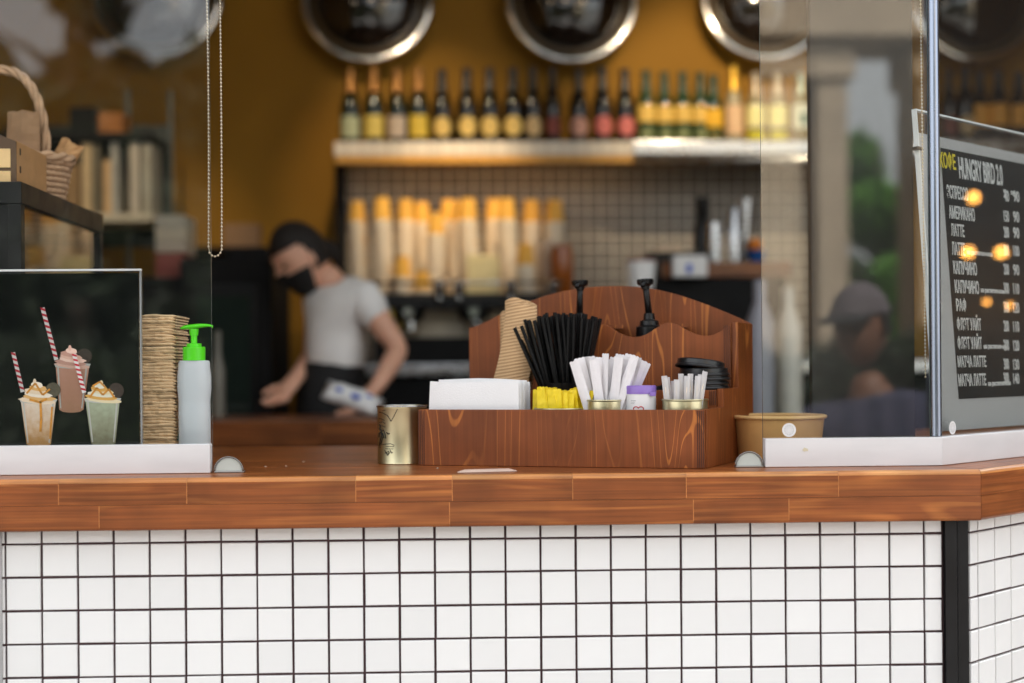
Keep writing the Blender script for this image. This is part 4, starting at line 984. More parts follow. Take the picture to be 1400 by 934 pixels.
# toothpick jar with purple lid
c = TU(876, .17); s = mpp(c.y); r = 20.5*s; zl = ZP(538, 876, c); ztp = ZP(527, 876, c)
tj = empty('lidded_jar', (c.x, c.y, zb1), CANG, label='small white jar with purple lid and red heart in the caddy', cat='jar')
m = MB(); m.lathe([(0, 0), (r, 0), (r, zl-zb1), (r*.9, zl-zb1+.001), (0, zl-zb1+.001)], 40); m.build('body', mat('white_label', (.78, .77, .77), .35, var=.02), tj, 40)
m = MB(); H = zl-zb1; m.lathe([(r*1.03, H-.0005), (r*1.03, ztp-zb1-.0018), (r*.97, ztp-zb1), (0, ztp-zb1)], 40); m.build('lid', mat('purple_plastic', lin(138, 108, 186), .35, var=.03), tj, 40)
m = MB(); m.bbox(.010, .019, -.0235, -.0205, H-.0035, H+.002, .0008, Matrix.Rotation(.3, 4, 'Z')); m.build('lid_tab', MATS['purple_plastic'], tj)
def wrap(pts, r_, zc, rad, name, m, parent, a0=-pi/2, seg=5):
    mb = MB(); mb.tube([((r_+.0003)*cos(a0+x/r_), (r_+.0003)*sin(a0+x/r_), zc+z) for x, z in pts], rad, seg); return mb.build(name, m, parent, True)
hz = H-.0215*1.0+.002
hp = [(.0075*(sin(t)**3)*1.0, .0062*((13*cos(t)-5*cos(2*t)-2*cos(3*t)-cos(4*t))/16)) for t in [2*pi*k/40 for k in range(41)]]
wrap(hp, r, hz-.004, .00075, 'heart_mark', mat('print_heart', lin(196, 40, 52), .5), tj)
wrap([(-.004, -.001), (.003, -.004)], r, hz-.004, .0006, 'heart_stroke', MATS['print_heart'], tj)
for q in range(2): wrap([(-.012+.0012*i, .0004*((i*7) % 3)) for i in range(8-2*q)], r, hz+.009-.0035*q, .0004, 'small_print', mat('print_grey', (.45, .45, .45), .6), tj)
# black lids
LIDM = mat('black_lid', (.012, .012, .013), .28, var=.1)
lm = MB(); R = .0385; lm.lathe([(R, 0), (R*1.02, .002), (R*1.0, .004), (R*.95, .005), (R*.94, .011), (R*.90, .0125), (R*.87, .0115), (R*.86, .009), (0, .009)], 44); lid_me = lm.mesh('cup_lid', LIDM, 40)
lc = TU(961, .53)
for k in range(10):
    top = k == 9
    M = Matrix.Translation((lc.x+(-.004 if top else .0012*((k*2) % 3)), lc.y, ztier+.0066+k*.0068+(.004 if top else 0))) @ Matrix.Rotation(.13 if top else 0, 4, 'Y') @ Matrix.Rotation(-.08 if top else 0, 4, 'X')
    o = inst(lid_me, 'takeaway_lid', M)
    tag(o, 'tilted black cup lid, topmost of its stack in the caddy' if top else 'black cup lid stacked below the tilted one in the caddy', 'cup lid', None if top else 'black cup lids in the caddy')
lc2 = TU(880, .56); o = inst(lid_me, 'takeaway_lid', Matrix.Translation((lc2.x, lc2.y, ztier+.0066+.012)) @ Matrix.Rotation(-.1, 4, 'Y'))
o.location.z = ZP(531, 885, lc2)-.010; o.location.z = max(o.location.z, ztier+.0066)
tag(o, 'single black cup lid half hidden behind the purple-lidded jar', 'cup lid')
# syrup bottles with black pumps behind the scalloped board
def pump(pxt, pyt, pxb, label, vv, ztilt):
    p = TU(pxb, vv); s = mpp(p.y)
    root = empty('syrup_pump_bottle', (p.x, p.y, CZ+.0064), label=label, cat='pump bottle')
    z0 = CZ+.0064; zc = ZP(460, pxb, p)-z0; zk = ZP(432, pxb, p)-z0; zh = ZP(pyt, pxt, p)-z0
    m = MB(); m.lathe([(0, 0), (.031, 0), (.033, .003), (.033, zc-.06), (.028, zc-.035), (.016, zc-.015), (.0145, zc+.002), (0, zc+.002)], 32); m.build('bottle', mat('syrup_glass', (.03, .016, .01), .08, var=.1), root, 40)
    m = MB(); r = 18*s; m.lathe([(r, zc-.004), (r*1.02, zc+.004), (r*1.0, zc+(zk-zc)*.45), (r*.74, zc+(zk-zc)*.55), (r*.70, zc+(zk-zc)*.75), (r*.45, zc+(zk-zc)*.82), (r*.40, zk+.004), (0, zk+.004)], 30); m.build('collar', BLKPLA, root, 40)
    dx = (pxt-pxb)*s
    m = MB(); m.tube([(0, 0, zk), (dx*.6, 0, zk+(zh-zk)*.6), (dx, 0, zh)], [.0058, .0050, .0050], 14); m.build('stem', BLKPLA, root, True)
    m = MB(); hr = 11.5*s; Mh = Matrix.Translation((dx, 0, zh)) @ Matrix.Rotation(ztilt, 4, 'Y')
    m.lathe([(0, -.009), (.0062, -.009), (.0072, -.004), (hr*.9, -.001), (hr, .002), (hr, .006), (hr*.92, .0075), (0, .008)], 10, Mh); m.build('head', BLKPLA, root, 30)
    m = MB(); m.tube([Mh @ Vector((0, 0, .001)), Mh @ Vector((-.006, -.018, .0)), Mh @ Vector((-.008, -.026, -.004))], [.0052, .0045, .0035], 10); m.build('nozzle', BLKPLA, root, True)
pump(794, 389.5, 793, 'black pump bottle behind the straws in the caddy', .80, -.03)
pump(883, 388, 888, 'black pump bottle rising right of the straws in the caddy', .80, -.05)

# ---- brass tin with a palm drawing, left of the caddy
Y = .205; cxp = XW(549, Y); s = mpp(Y); r = 33.5*s; zt = ZW(555, Y, 545)
tn = empty('brass_tin', (cxp, Y, 1.0503), label='brass-coloured tin printed with a palm island, left of the caddy', cat='tin can')
H = zt-1.0503
m = MB(); m.lathe([(0, .002), (r*.97, .002), (r*.985, 0), (r*1.01, .0012), (r, .003), (r, H-.004), (r*1.012, H-.003), (r*1.012, H), (r*.965, H), (r*.96, H-.004), (r*.96, .006), (0, .006)], 64); m.build('wall', TIN, tn, 35)
m = MB(); n = 56; m.tube([(r*1.01*cos(2*pi*k/n), r*1.01*sin(2*pi*k/n), H) for k in range(n+1)], .0013, 6, False); m.build('rolled_rim', STEEL, tn, True)
INK = mat('tin_ink', (.012, .010, .006), .6)
def ink(pts, rad=.00045): wrap([((px-549)*s*1.0, (594-py)*s) for px, py in pts], r, (ZW(594, Y, 545)-1.0503), rad, 'ink_line', INK, tn)
def tin_line(pts, rad=.00045):
    # flat photo pixels -> angle on the cylinder seen from the camera
    out = []
    for px, py in pts:
        q = max(-.985, min(.985, (px-549)*s/r)); a = -pi/2+math.asin(q)+.02; out.append(((r+.0003)*cos(a), (r+.0003)*sin(a), ZW(py, Y, px)-1.0503))
    mb = MB(); mb.tube(out, rad, 5); mb.build('ink_line', INK, tn, True)
for pts, rad in (([(519, 563), (524, 564), (530, 567), (533, 571), (535, 575)], .0006), ([(535, 575), (539, 568), (542, 562), (544, 558)], .0006),
                 ([(518.5, 572), (522, 572), (526, 574)], .0005), ([(523, 561), (528, 560)], .0004), ([(519, 577), (524, 576), (527, 578)], .0006), ([(522, 581), (527, 583)], .0005), ([(529, 590), (531, 592), (533, 591.5)], .0009),
                 ([(519, 607), (522, 595), (521, 589)], .0010), ([(521, 606), (524, 596), (522, 590)], .0008), ([(522, 589), (518.5, 585)], .0010), ([(522, 589), (520, 583)], .0009), ([(522, 589), (525, 587), (527, 593), (527.5, 598)], .0009), ([(522, 590), (524, 592), (525, 598)], .0008), ([(522, 589), (519, 592), (518.4, 597)], .0010), ([(519, 580), (521, 582)], .0013),
                 ([(518.5, 608), (526, 606), (534, 605), (539, 607), (538, 609), (530, 609), (519, 609)], .0006), ([(519, 611), (529, 612), (538, 612)], .0005), ([(526, 614), (530, 621), (534, 616), (537, 617)], .0006), ([(527, 618), (532, 615), (531, 620), (528, 617)], .0008), ([(533, 613), (536, 618)], .0006)):
    tin_line(pts, rad)

# ---- kraft bowl behind the right screen's edge
Y = .175; cxp = XW(1064, Y); s = mpp(Y); R = 63*s; zt = ZW(568, Y, 1064); rb = 55*s
bw_ = empty('paper_bowl', (cxp, Y, 1.0503), label='round kraft paper bowl right of the caddy, partly behind glass', cat='paper bowl')
H = zt-1.0503; BOWL = mat('bowl_kraft', lin(206, 158, 96), .62, var=.06, scale=60)
m = MB(); m.lathe([(0, .005), (rb*.95, .005), (rb*.95, 0), (rb, 0), (R*.98, H-.002), (R*.96, H-.002), (rb*.97, .008), (0, .008)], 64); m.build('wall', BOWL, bw_, 35)
m = MB(); n = 64; m.tube([(R*cos(2*pi*k/n), R*sin(2*pi*k/n), H-.0015) for k in range(n+1)], .0030, 8, False); m.build('rolled_rim', mat('bowl_rim', lin(222, 180, 120), .6), bw_, True)

# ---- wrapped straw lying on the counter edge
a, b = G(625, 644.5, 1.052), G(706, 642.5, 1.052)
m = MB(); d = (b-a); n_ = Vector((-d.y, d.x, 0)).normalized()*.0042; dz = Vector((0, 0, .0035)); 
vs = []
for k in range(9):
    t = k/8; p = a+d*t; p.z = 1.0504; hgt = .0008 if k in (0, 8) else .004
    vs += [p-n_, p-n_*.5+Vector((0, 0, hgt)), p+n_*.5+Vector((0, 0, hgt)), p+n_]
m.add(vs, [(k*4+q, k*4+4+q, k*4+5+q, k*4+1+q) for k in range(8) for q in range(3)]); o = m.build('wrapped_stick', mat('stick_wrap', (.62, .45, .36), .3, var=.1), None, True)
tag(o, 'thin wrapped stick lying on the counter before the caddy', 'wrapped stick')
# a few crumbs on the counter
for k, (px, py) in enumerate(((363, 639), (391, 638), (415, 632), (598, 641))):
    p = G(px, py); m = MB(); m.ball((0, 0, .0007), .0017, .0012, .0007, 8, 6); o = m.build('crumb', mat('crumb', (.6, .5, .4), .8)); o.location = (p.x, p.y, 1.0503); tag(o, 'tiny pale crumb on the counter, %s' % ('nearest the left clip', 'second from the left clip', 'third from the left clip, farther back', 'at the foot of the caddy')[k], 'crumb')

# ================================================================== MENU BOARD behind the slanted pane
Bl = hit_side(1283, 592, .012)
d_ = ray(1251, 152); tl = CAM + d_*((Bl-CAM).dot(DV)/d_.dot(DV))
EX = DV.copy(); EZ = (tl-Bl).normalized(); EO = EX.cross(EZ).normalized()      # EO points out at the viewer
MH = (tl-Bl).length; ML = .50
mn = empty('menu_board', Bl, label='leaning clear menu holder with dark price list behind the slanted pane', cat='menu board')
MF = Matrix(((EX.x, EZ.x, EO.x, 0), (EX.y, EZ.y, EO.y, 0), (EX.z, EZ.z, EO.z, 0), (0, 0, 0, 1)))
def HP(px, py):
    d = ray(px, py); p = CAM + d*((Bl-CAM).dot(EO)/d.dot(EO))-Bl; return p.dot(EX), p.dot(EZ)
def mpart(name, mb, m, parent=mn):
    o = mb.build(name, m, parent); 
    if parent is mn: o.matrix_basis = MF
    return o
m = MB(); m.bbox(.003, ML, .002, MH-.032, -.0006, .0, .0002); mpart('paper_sheet', m, mat('menu_grey_paper', (.42, .42, .43), .6, var=.04))
m = MB(); m.box(0, ML+.004, 0, MH, .0024, .0032); mpart('front_cover', m, MATTEF)
m = MB(); m.box(0, ML+.004, 0, MH, -.0038, -.003); mpart('back_cover', m, MATTEF)
MATTEF_ = None
AE = mat('acrylic_bright_edge', (.72, .74, .76), .12, var=.1)
m = MB(); m.box(-.0032, -.0002, 0, MH, -.004, .0034); mpart('side_edge', m, AE)
m = MB(); m.box(-.003, ML+.004, MH+.0002, MH+.0028, -.004, .0034); mpart('top_edge', m, AE)
m = MB(); m.bbox(-.010, .006, MH-.060, MH-.055, -.004, .006, .001); mpart('clamp', m, BLKPLA)
s0, t0 = HP(1290, 203); s1, t1 = HP(1304, 546)
sL = (s0+s1)/2+.002
m = MB(); m.box(sL, ML-.02, t1, t0, .0002, .0006); mpart('dark_panel', m, mat('menu_dark', lin(15, 21, 26), .5, var=.2, scale=10, spec=.2))
MW = mat('menu_white', (.74, .75, .76), .5, var=.02); MY = mat('menu_yellow', lin(232, 212, 40), .5)
def mtext(body, px0, py0, px1, py1, m=MW, bold=.0003):
    """text whose caps fill the box from (px0,py0 top-left) to (px1,py1)"""
    sa, ta = HP(px0, py0); _, tb = HP(px0, py1); sb, _ = HP(px1, py1)
    h = ta-tb
    o = text(body, h/.72, m, mn, None, 'menu_text', 1, bold*h/.012)
    xs = [v.co.x for v in o.data.vertices]; k = (sb-sa)/max(1e-6, max(xs)-min(xs)); x0 = min(xs)
    for v in o.data.vertices: v.co.x = (v.co.x-x0)*k
    o.matrix_basis = MF @ Matrix.Translation((sa, tb, .0010)); return o
mtext('КОФЕ', 1283, 208, 1306, 228, MY); mtext('HUNGRY BIRD 2.0', 1309, 214, 1370, 243)
rows = [('ЭСПРЕССО', 1293, 253, 1323, 270, 0, '40', '90'), ('АМЕРИКАНО', 1296, 281, 1332, 298, 0, '150', '90'), ('ЛАТТЕ', 1299, 306, 1318, 322, 0, '200', '90'), ('ЛАТТЕ', 1300, 331, 1319, 348, 1356, '300', '100'),
        ('КАПУЧИНО', 1302, 357, 1335, 374, 0, '200', '90'), ('КАПУЧИНО', 1304, 383, 1338, 400, 1372, '300', '110'), ('РАФ', 1306, 409, 1321, 425, 0, '300', '120'), ('ФЛЭТ УАЙТ', 1307, 435, 1341, 451, 0, '200', '110'),
        ('ФЛЭТ УАЙТ', 1308, 461, 1342, 477, 1377, '200', '120'), ('МАТЧА ЛАТТЕ', 1308, 487, 1348, 502, 0, '300', '130'), ('МАТЧА ЛАТТЕ', 1309, 512, 1348, 528, 1381, '300', '140')]
for (t_, a, b, c, d, sm, v1, v2) in rows:
    mtext(t_, a, b, c, d)
    dy = (a-1293)*.02
    if sm: mtext('на растительном', c+2, d-6.5, sm, d-.5, MW, .0006)
    yy = b+ (1372-a)*.045*(1 if b < 497 else -1)+ (3 if b < 300 else 0)
    mtext(v1, 1371, yy, 1379, yy+15); mtext(v2, 1384, yy+1, 1393, yy+15.5)
mtext('мл', 1371, 258, 1375, 263, MW, .0005); mtext('руб', 1381, 260, 1387, 265, MW, .0005)

# ================================================================== INSIDE: second counter
Y0, Y1 = 1.92, 2.42
wc = empty('work_counter', (-.4, Y0, 0), label='brown wooden work counter the barista leans over', cat='counter')
wco = -wc.location.copy(); rd = random.Random(51)
for r_ in range(5):
    xs = [-1.35]; 
    while xs[-1] < .45: xs.append(xs[-1]+rd.uniform(.35, .7))
    xs[-1] = .62
    for a, b in zip(xs[:-1], xs[1:]):
        m = MB(); m.bbox(a+.0004, b-.0004, Y0+.1*r_+.0003, Y0+.1*(r_+1)-.0003, .98, 1.05, .001); o = m.build('plank', OAK, wc); o.location = wco
m = MB(); m.box(-1.3, .58, Y0+.06, Y1-.05, .0, .979); o = m.build('base_cabinet', BLKMAT, wc); o.location = wco

# ---- white packet with blue print on the work counter
pc = W(481, 555, 2.05)
pk = empty('paper_packet', (pc.x, 2.08, 1.0505), label='white packet with blue print under the barista hand', cat='packet')
Mk = Matrix.Rotation(radians(20), 4, 'Y')
m = MB()
nx, ny = 8, 5; vs = []
for j in range(ny+1):
    for i in range(nx+1):
        u = i/nx-.5; v = j/ny-.5; b = (1-(2*u)**2)*(1-(2*v)**2)
        vs.append((u*.17, v*.085, .030*b**.6+.005*sin(i*2+j)*b))
m.add(vs+[(x, y, -.1*z) for x, y, z in vs], [(j*(nx+1)+i, j*(nx+1)+i+1, (j+1)*(nx+1)+i+1, (j+1)*(nx+1)+i) for j in range(ny) for i in range(nx)]+[((nx+1)*(ny+1)+j*(nx+1)+i, (nx+1)*(ny+1)+(j+1)*(nx+1)+i, (nx+1)*(ny+1)+(j+1)*(nx+1)+i+1, (nx+1)*(ny+1)+j*(nx+1)+i+1) for j in range(ny) for i in range(nx)])
m.v = [tuple(Mk @ Matrix.Rotation(radians(40), 4, 'X') @ Vector(v)) for v in m.v]; zmin = min(v[2] for v in m.v); m.v = [(v[0], v[1], v[2]-zmin) for v in m.v]
m.build('bag', PAPER, pk, True)
RP = Mk @ Matrix.Rotation(radians(40), 4, 'X')
for (u, v, r) in ((-.25, -.12, .008), (.05, -.2, .011), (.25, .05, .007)):
    bq = (1-(2*u)**2)*(1-(2*v)**2); c = RP @ Vector((u*.17, v*.085, .030*bq**.6+.002)); c.z -= zmin
    mb = MB(); mb.ball(c, r*1.4, r, .0022, 12, 8, RP.to_3x3().to_4x4()); mb.build('blue_print', mat('print_blue', lin(54, 92, 196), .6), pk, True)

# ================================================================== BACK BAR
YBT = 3.98                                         # face of the tiled back wall
# grey tile splashback
tx0, tx1 = XW(476, YBT), XW(1130, YBT); tz0, tz1 = ZW(520, YBT), ZW(221, YBT)
sbk = empty('tiled_splashback', ((tx0+tx1)/2, YBT, tz0), label='grey-beige square tile splashback under the bottle shelf', cat='tiled wall')
sbo = -sbk.location.copy()
m = MB(); m.box(tx0, tx1, YBT+.001, YBT+.05, tz0, tz1); o = m.build('grout', BGROUT, sbk); o.location = sbo
bp = 17.3*mpp(YBT); bt = tile_mesh(bp-.0062, bp-.0062, 'tile', BTILE, .0025, .0008)
cols = int((tx1-tx0)/bp); rws = int((tz1-tz0)/bp); rest = MB(); cnt = 0
tvb = [v.co.copy() for v in bt.vertices]; tfb = [tuple(p.vertices) for p in bt.polygons]
for c in range(cols):
    for r_ in range(rws):
        p = Vector((tx0+(c+.5)*bp, YBT, tz1-(r_+.5)*bp))
        show = (r_ < 3) or (c > 15 and r_ < 10)
        if show and cnt < 300: inst(bt, 'tile', Matrix.Translation(p+sbo), sbk); cnt += 1
        else: rest.add([v+p for v in tvb], tfb)
o = rest.build('covered_tiles', BTILE, sbk); o.location = sbo; o['kind'] = 'stuff'
# dark upright at the left end of the shelf
m = MB(); m.bbox(XW(462, 3.95), XW(475, 3.95), 3.9, 4.09, 0.0, ZW(226, 3.95), .002); tag(m.build('dark_upright', BLKMAT), 'dark upright board at the left end of the tiled splashback', 'upright')

# ---- bottle shelf with tiled and steel fascia
YS = 3.70
sx0, sxm, sx1 = XW(459, YS), XW(868, YS), XW(1520, YS); sz1, szm, sz0 = ZW(194, YS), ZW(212.5, YS), ZW(223, YS)
sh = empty('bottle_shelf', ((sx0+sx1)/2, YS, sz0), label='long wall shelf carrying the row of bottles', cat='shelf'); sho = -sh.location.copy()
def shp(n_, mb, m, sm=False): o = mb.build(n_, m, sh, sm); o.location = sho; return o
m = MB(); m.box(sx0+.002, sx1, YS+.006, 4.095, sz0+.020, sz1); shp('shelf_board', m, mat('shelf_wood', lin(150, 110, 66), .5))
FT = mat('fascia_tile', lin(226, 214, 196), .2, var=.05, rand=.06)
fp = 18.2*mpp(YS); x = sx0
while x < sxm-.01:
    m = MB(); m.bbox(x+.001, min(x+fp, sxm)-.001, YS-.002, YS+.0058, szm+.001, sz1+.001, .001); shp('fascia_tile', m, FT); x += fp
m = MB(); m.bbox(sx0+.008, sxm, YS+.0005, YS+.0055, sz0, szm, .001); shp('brass_strip', m, mat('brass_strip', lin(206, 150, 58), .45, var=.15))
m = MB(); m.bbox(sxm+.002, sx1, YS-.010, YS+.0055, szm+.002, sz1+.002, .004); shp('steel_fascia', m, STEEL)
m = MB(); m.tube([(sxm+.002, YS-.006, (sz0+szm)/2-.006), (sx1, YS-.006, (sz0+szm)/2-.006)], .0165, 14); shp('steel_rail', m, STEEL, True)

LED = mat('led_strip', (1, .70, .34), .4, emit=1, var=0); LED.node_tree.nodes['Principled BSDF'].inputs['Emission Strength'].default_value = 3
m = MB(); m.box(sx0+.05, sxm-.02, YS+.010, YS+.018, sz0+.013, sz0+.0195); shp('led_strip', m, LED)
# ---- bottles
DG = mat('dark_green_glass', (.006, .013, .006), .07, var=.2); BG_ = mat('black_glass', (.006, .005, .005), .07, var=.2); GG = mat('green_glass', (.012, .045, .014), .07, var=.2)
CLR = mat('clear_bottle', (.34, .30, .19), .08, var=.1)
def lab(n_, c): return mat('label_'+n_, lin(*[min(255, int(v*1.06)) for v in c]), .55, var=.06)
def foil(n_, c, r=.35): return mat('foil_'+n_, lin(*c), r, metal=.7, var=.12)
def lathe_part(prof, seg=28): mb = MB(); mb.lathe(prof, seg); return mb
def make_bottle(kind, glass, fo, lb, round_lab=False, H=.315, R=.043, extra=None, low=None):
    me = {}
    champ = [(0, 0), (R*.96, 0), (R, .004), (R, H*.46), (R*.95, H*.54), (R*.72, H*.64), (R*.54, H*.74), (R*.43, H*.84), (R*.40, H*.95), (R*.45, H*.955), (R*.45, H*.99), (0, H)]
    me['glass'] = lathe_part(champ).mesh('glass', glass, 40)
    if fo:
        fr = [(R*.64, H*.690), (R*.56, H*.74), (R*.45, H*.84), (R*.43, H*.95), (R*.48, H*.955), (R*.48, H*.995), (0, H*1.006)]
        me['foil'] = lathe_part(fr).mesh('foil', fo, 40)
    mb = MB()
    def lpatch(zc, hh, half, rnd):
        n = 16; ring = []
        if rnd:
            ring = [((R+.0006)*cos(-pi/2+half*cos(2*pi*k/28)), (R+.0006)*sin(-pi/2+half*cos(2*pi*k/28)), zc+hh*sin(2*pi*k/28)) for k in range(28)]
            vs = []
            for q in range(1, 7):
                f = q/6; vs += [((R+.0007)*cos(-pi/2+f*half*cos(2*pi*k/28)), (R+.0007)*sin(-pi/2+f*half*cos(2*pi*k/28)), zc+f*hh*sin(2*pi*k/28)) for k in range(28)]
            mb.add(vs, [tuple(range(28))]+[(q*28+k, q*28+(k+1) % 28, q*28+28+(k+1) % 28, q*28+28+k) for q in range(5) for k in range(28)])
        else:
            vs = []
            for k in range(n+1): a = -pi/2+half*(2*k/n-1); vs += [((R+.0006)*cos(a), (R+.0006)*sin(a), zc-hh), ((R+.0006)*cos(a), (R+.0006)*sin(a), zc+hh)]
            mb.add(vs, [(2*k, 2*k+2, 2*k+3, 2*k+1) for k in range(n)])
    if round_lab: lpatch(H*.235, .040, .95, True)
    else: lpatch(*(extra or (H*.235, .044, 1.0)), False)
    me['label'] = mb.mesh('label', lb)
    if low:
        mb = MB(); lpatch(low[0], low[1], low[2], False); me['lower_label'] = mb.mesh('lower_label', low[3])
    return me, H
def bottle(me, px, Yq, label, rot=0, group='bottles on the wall shelf', sc_=1.0, xw=None):
    p = Vector((XW(px, Yq) if xw is None else xw, Yq, sz1+.0006))
    root = empty('wine_bottle', p, rot, label=label, cat='bottle', group=group); root.scale = (sc_,)*3
    for k, q in me.items(): inst(q, k, None, root)
GF = foil('bronze', (150, 108, 60)); BF = mat('foil_black', (.008, .007, .006), .3, var=.2); GRF = mat('foil_green', (.01, .045, .022), .35, var=.2)
b1, _ = make_bottle('a', DG, GF, lab('pale_green', (168, 174, 140))); b2, _ = make_bottle('b', DG, GF, lab('yellow', (214, 190, 96))); b3, _ = make_bottle('c', DG, GF, lab('pinkish', (196, 178, 160))); b4, _ = make_bottle('d', DG, GF, lab('gold', (226, 194, 70)))
r1, _ = make_bottle('r', BG_, BF, lab('cream', (234, 200, 116)), True); r2, _ = make_bottle('r2', BG_, BF, lab('dusty', (198, 170, 124)), True, R=.038)
r3, _ = make_bottle('r3', BG_, BF, lab('darkred', (130, 62, 52)), True, R=.036); r4, _ = make_bottle('r4', BG_, BF, lab('rose', (186, 140, 126)), True); r5, _ = make_bottle('r5', BG_, BF, lab('pinkred', (196, 106, 100)), True)
g1, _ = make_bottle('g', GG, GRF, lab('straw', (222, 184, 92)), False, .300, .040, (.122, .034, 1.1), (.045, .016, .7, lab('olive', (126, 134, 88)))); g2, _ = make_bottle('g2', GG, GRF, lab('amber', (232, 180, 40)), False, .285, .040, (.105, .038, 1.1), (.035, .012, .7, lab('olive2', (110, 100, 40))))
w1, _ = make_bottle('w', CLR, foil('gold', (226, 180, 70)), lab('blush', (226, 190, 150)), False, .32, .038, (.10, .06, 1.2)); w2, _ = make_bottle('w2', CLR, foil('pale', (180, 168, 150)), lab('bright', (246, 236, 170)), False, .30, .040, (.115, .045, 1.25), (.035, .018, 1.2, lab('lime', (206, 200, 40))))
w3, _ = make_bottle('w3', CLR, foil('pale2', (160, 170, 160)), lab('whiteteal', (226, 232, 220)), False, .29, .042, (.11, .05, 1.1), (.10, .022, .3, lab('teal', (70, 120, 110))))
k1, _ = make_bottle('k1', BG_, BF, lab('orange', (222, 160, 60)), False, .30, .041, (.115, .045, 1.2))
YQ = 3.80
BL = [(b1, 482, 'bronze-foil bottle with pale green label at the left end of the shelf'), (b2, 514, 'bronze-foil bottle with soft yellow label, second from the shelf left end'), (b3, 546, 'bronze-foil bottle with pinkish grey label between two yellow-labelled ones'), (b4, 575, 'bronze-foil bottle with strong yellow label, fourth on the shelf'),
      (r1, 607, 'first of the black bottles with a round cream label, from the left'), (r1, 641, 'second of the black bottles with a round cream label, from the left'), (r1, 672, 'third of the black bottles with a round cream label, from the left'), (r1, 704, 'fourth of the black bottles with a round cream label, from the left'),
      (r2, 731, 'slimmer black bottle with dusty beige round label'), (r3, 758, 'slim black bottle with dark red round label'), (r4, 794, 'black bottle with pale rose round label'), (r5, 826, 'black bottle with pink-red round label, left of its twin'), (r5, 857, 'black bottle with pink-red round label next to the green bottles'),
      (g1, 886, 'first green bottle with straw label, beside the pink-red labels'), (g1, 911, 'second green bottle with straw label from the left'), (g1, 936, 'third green bottle with straw label from the left'), (g1, 960, 'fourth green bottle with straw label from the left'), (g2, 978, 'shorter green bottle with amber label near the clear bottles'),
      (w1, 1006, 'clear bottle with gold foil and blush label'), (w2, 1036, 'clear bottle with bright pale label at the right screen edge'), (w2, 1066, 'clear bottle with bright pale label seen through the right screen'), (w3, 1098, 'clear bottle with white and teal label beside the dark panel'),
      (r3, 1300, 'dark bottle beside the mullion, seen through the slanted pane'), (r2, 1322, 'slim dark bottle with beige label above the menu'), (k1, 1342, 'bottle with orange label above the menu, left of two alike'), (k1, 1368, 'bottle with orange label above the menu, middle one'), (k1, 1396, 'bottle with orange label above the menu, at the picture edge')]
for i, (me, px, lb_) in enumerate(BL): bottle(me, px, YQ+(.0 if i % 2 else .012), lb_, random.uniform(-.12, .12), sc_=random.uniform(.985, 1.02))

# ---- round chrome-rimmed dishes on the wall
DISH = mat('black_gloss_dish', (.016, .011, .008), .08, var=.2, spec=.9); DISHIN = mat('dish_ring', (.09, .06, .03), .25)
for i, (px, py, rp, lb_) in enumerate(((214, -6, 90, 'round chrome-rimmed dark dish at the far left, behind the left screen'), (502, -1, 91, 'round chrome-rimmed dark dish above the bronze-foil bottles'), (781, -1, 92, 'round chrome-rimmed dark dish above the round-label bottles'), (1047, -4, 92, 'round chrome-rimmed dark dish above the clear bottles'), (1332, -2, 92, 'round chrome-rimmed dark dish above the menu'))):
    Yd = 4.0; p = W(px, py, Yd); R = rp*mpp(Yd)
    root = empty('wall_dish', p, label=lb_, cat='wall dish', group='round dishes on the back wall'); root.rotation_euler = (radians(-90+ -6), 0, 0)
    root.rotation_euler = (radians(90-5), 0, 0)
    mb = MB(); n = 64; mb.lathe([(R*.93+.021*cos(2*pi*q/16), .002+.021*sin(2*pi*q/16)) for q in range(17)], n); mb.build('rim', CHROME, root, True)
    mb = MB(); mb.lathe([(R*.86, -.012), (R*.80, .002), (R*.76, .004)], n); mb.build('inner_ring', DISHIN, root, True)
    mb = MB(); mb.lathe([(R*.765, .002), (R*.73, .022), (R*.6, .050), (R*.4, .074), (R*.2, .086), (0.0001, .090)], n); mb.build('dome', DISH, root, True)

# ---- back counter with steel edge
zc0 = ZW(513, 3.2); zc1 = ZW(497, 3.2)
bc = empty('back_counter', (.3, 3.2, 0), label='dark back counter with a pale steel edge behind the barista', cat='counter'); bco = -bc.location.copy()
m = MB(); m.box(XW(470, 3.2), 2.3, 3.24, 4.02, 0, zc0); o = m.build('cabinet', BLKMAT, bc); o.location = bco
m = MB(); m.bbox(XW(470, 3.2), 2.3, 3.2, 3.97, zc0+.001, zc1, .004); o = m.build('steel_top', STEEL, bc); o.location = bco

# ---- espresso machine
zm1 = ZW(404, 3.5); mx0, mx1 = XW(510, 3.35), XW(775, 3.35)
em = empty('espresso_machine', ((mx0+mx1)/2, 3.55, zc1), label='black espresso machine with chrome group heads under the stacked cups', cat='coffee machine'); emo = -em.location.copy()
def epart(n_, mb, m, sm=False): o = mb.build(n_, m, em, sm); o.location = emo; return o
m = MB(); m.bbox(mx0+.02, mx1-.02, 3.50, 3.94, zc1+.001, zm1-.02, .01); epart('body', m, mat('machine_steel', (.42, .37, .30), .32, metal=1, var=.1))
m = MB(); m.bbox(mx0, mx1, 3.30, 3.96, zm1-.055, zm1-.018, .008); epart('upper_housing', m, BLACK)
m = MB(); m.bbox(mx0, mx1, 3.32, 3.95, zm1-.0178, zm1, .002); epart('cup_tray', m, BLACK)
m = MB(); m.tube([(mx0+.01, 3.96, zm1+.04), (mx0+.01, 3.315, zm1+.04), (mx1-.01, 3.315, zm1+.04), (mx1-.01, 3.96, zm1+.04)], .006, 8); epart('cup_rail', m, CHROME, True)
m = MB(); m.bbox(mx0+.01, mx1-.01, 3.27, 3.499, zc1+.002, zc1+.10, .004); epart('drip_tray', m, BLKMAT)
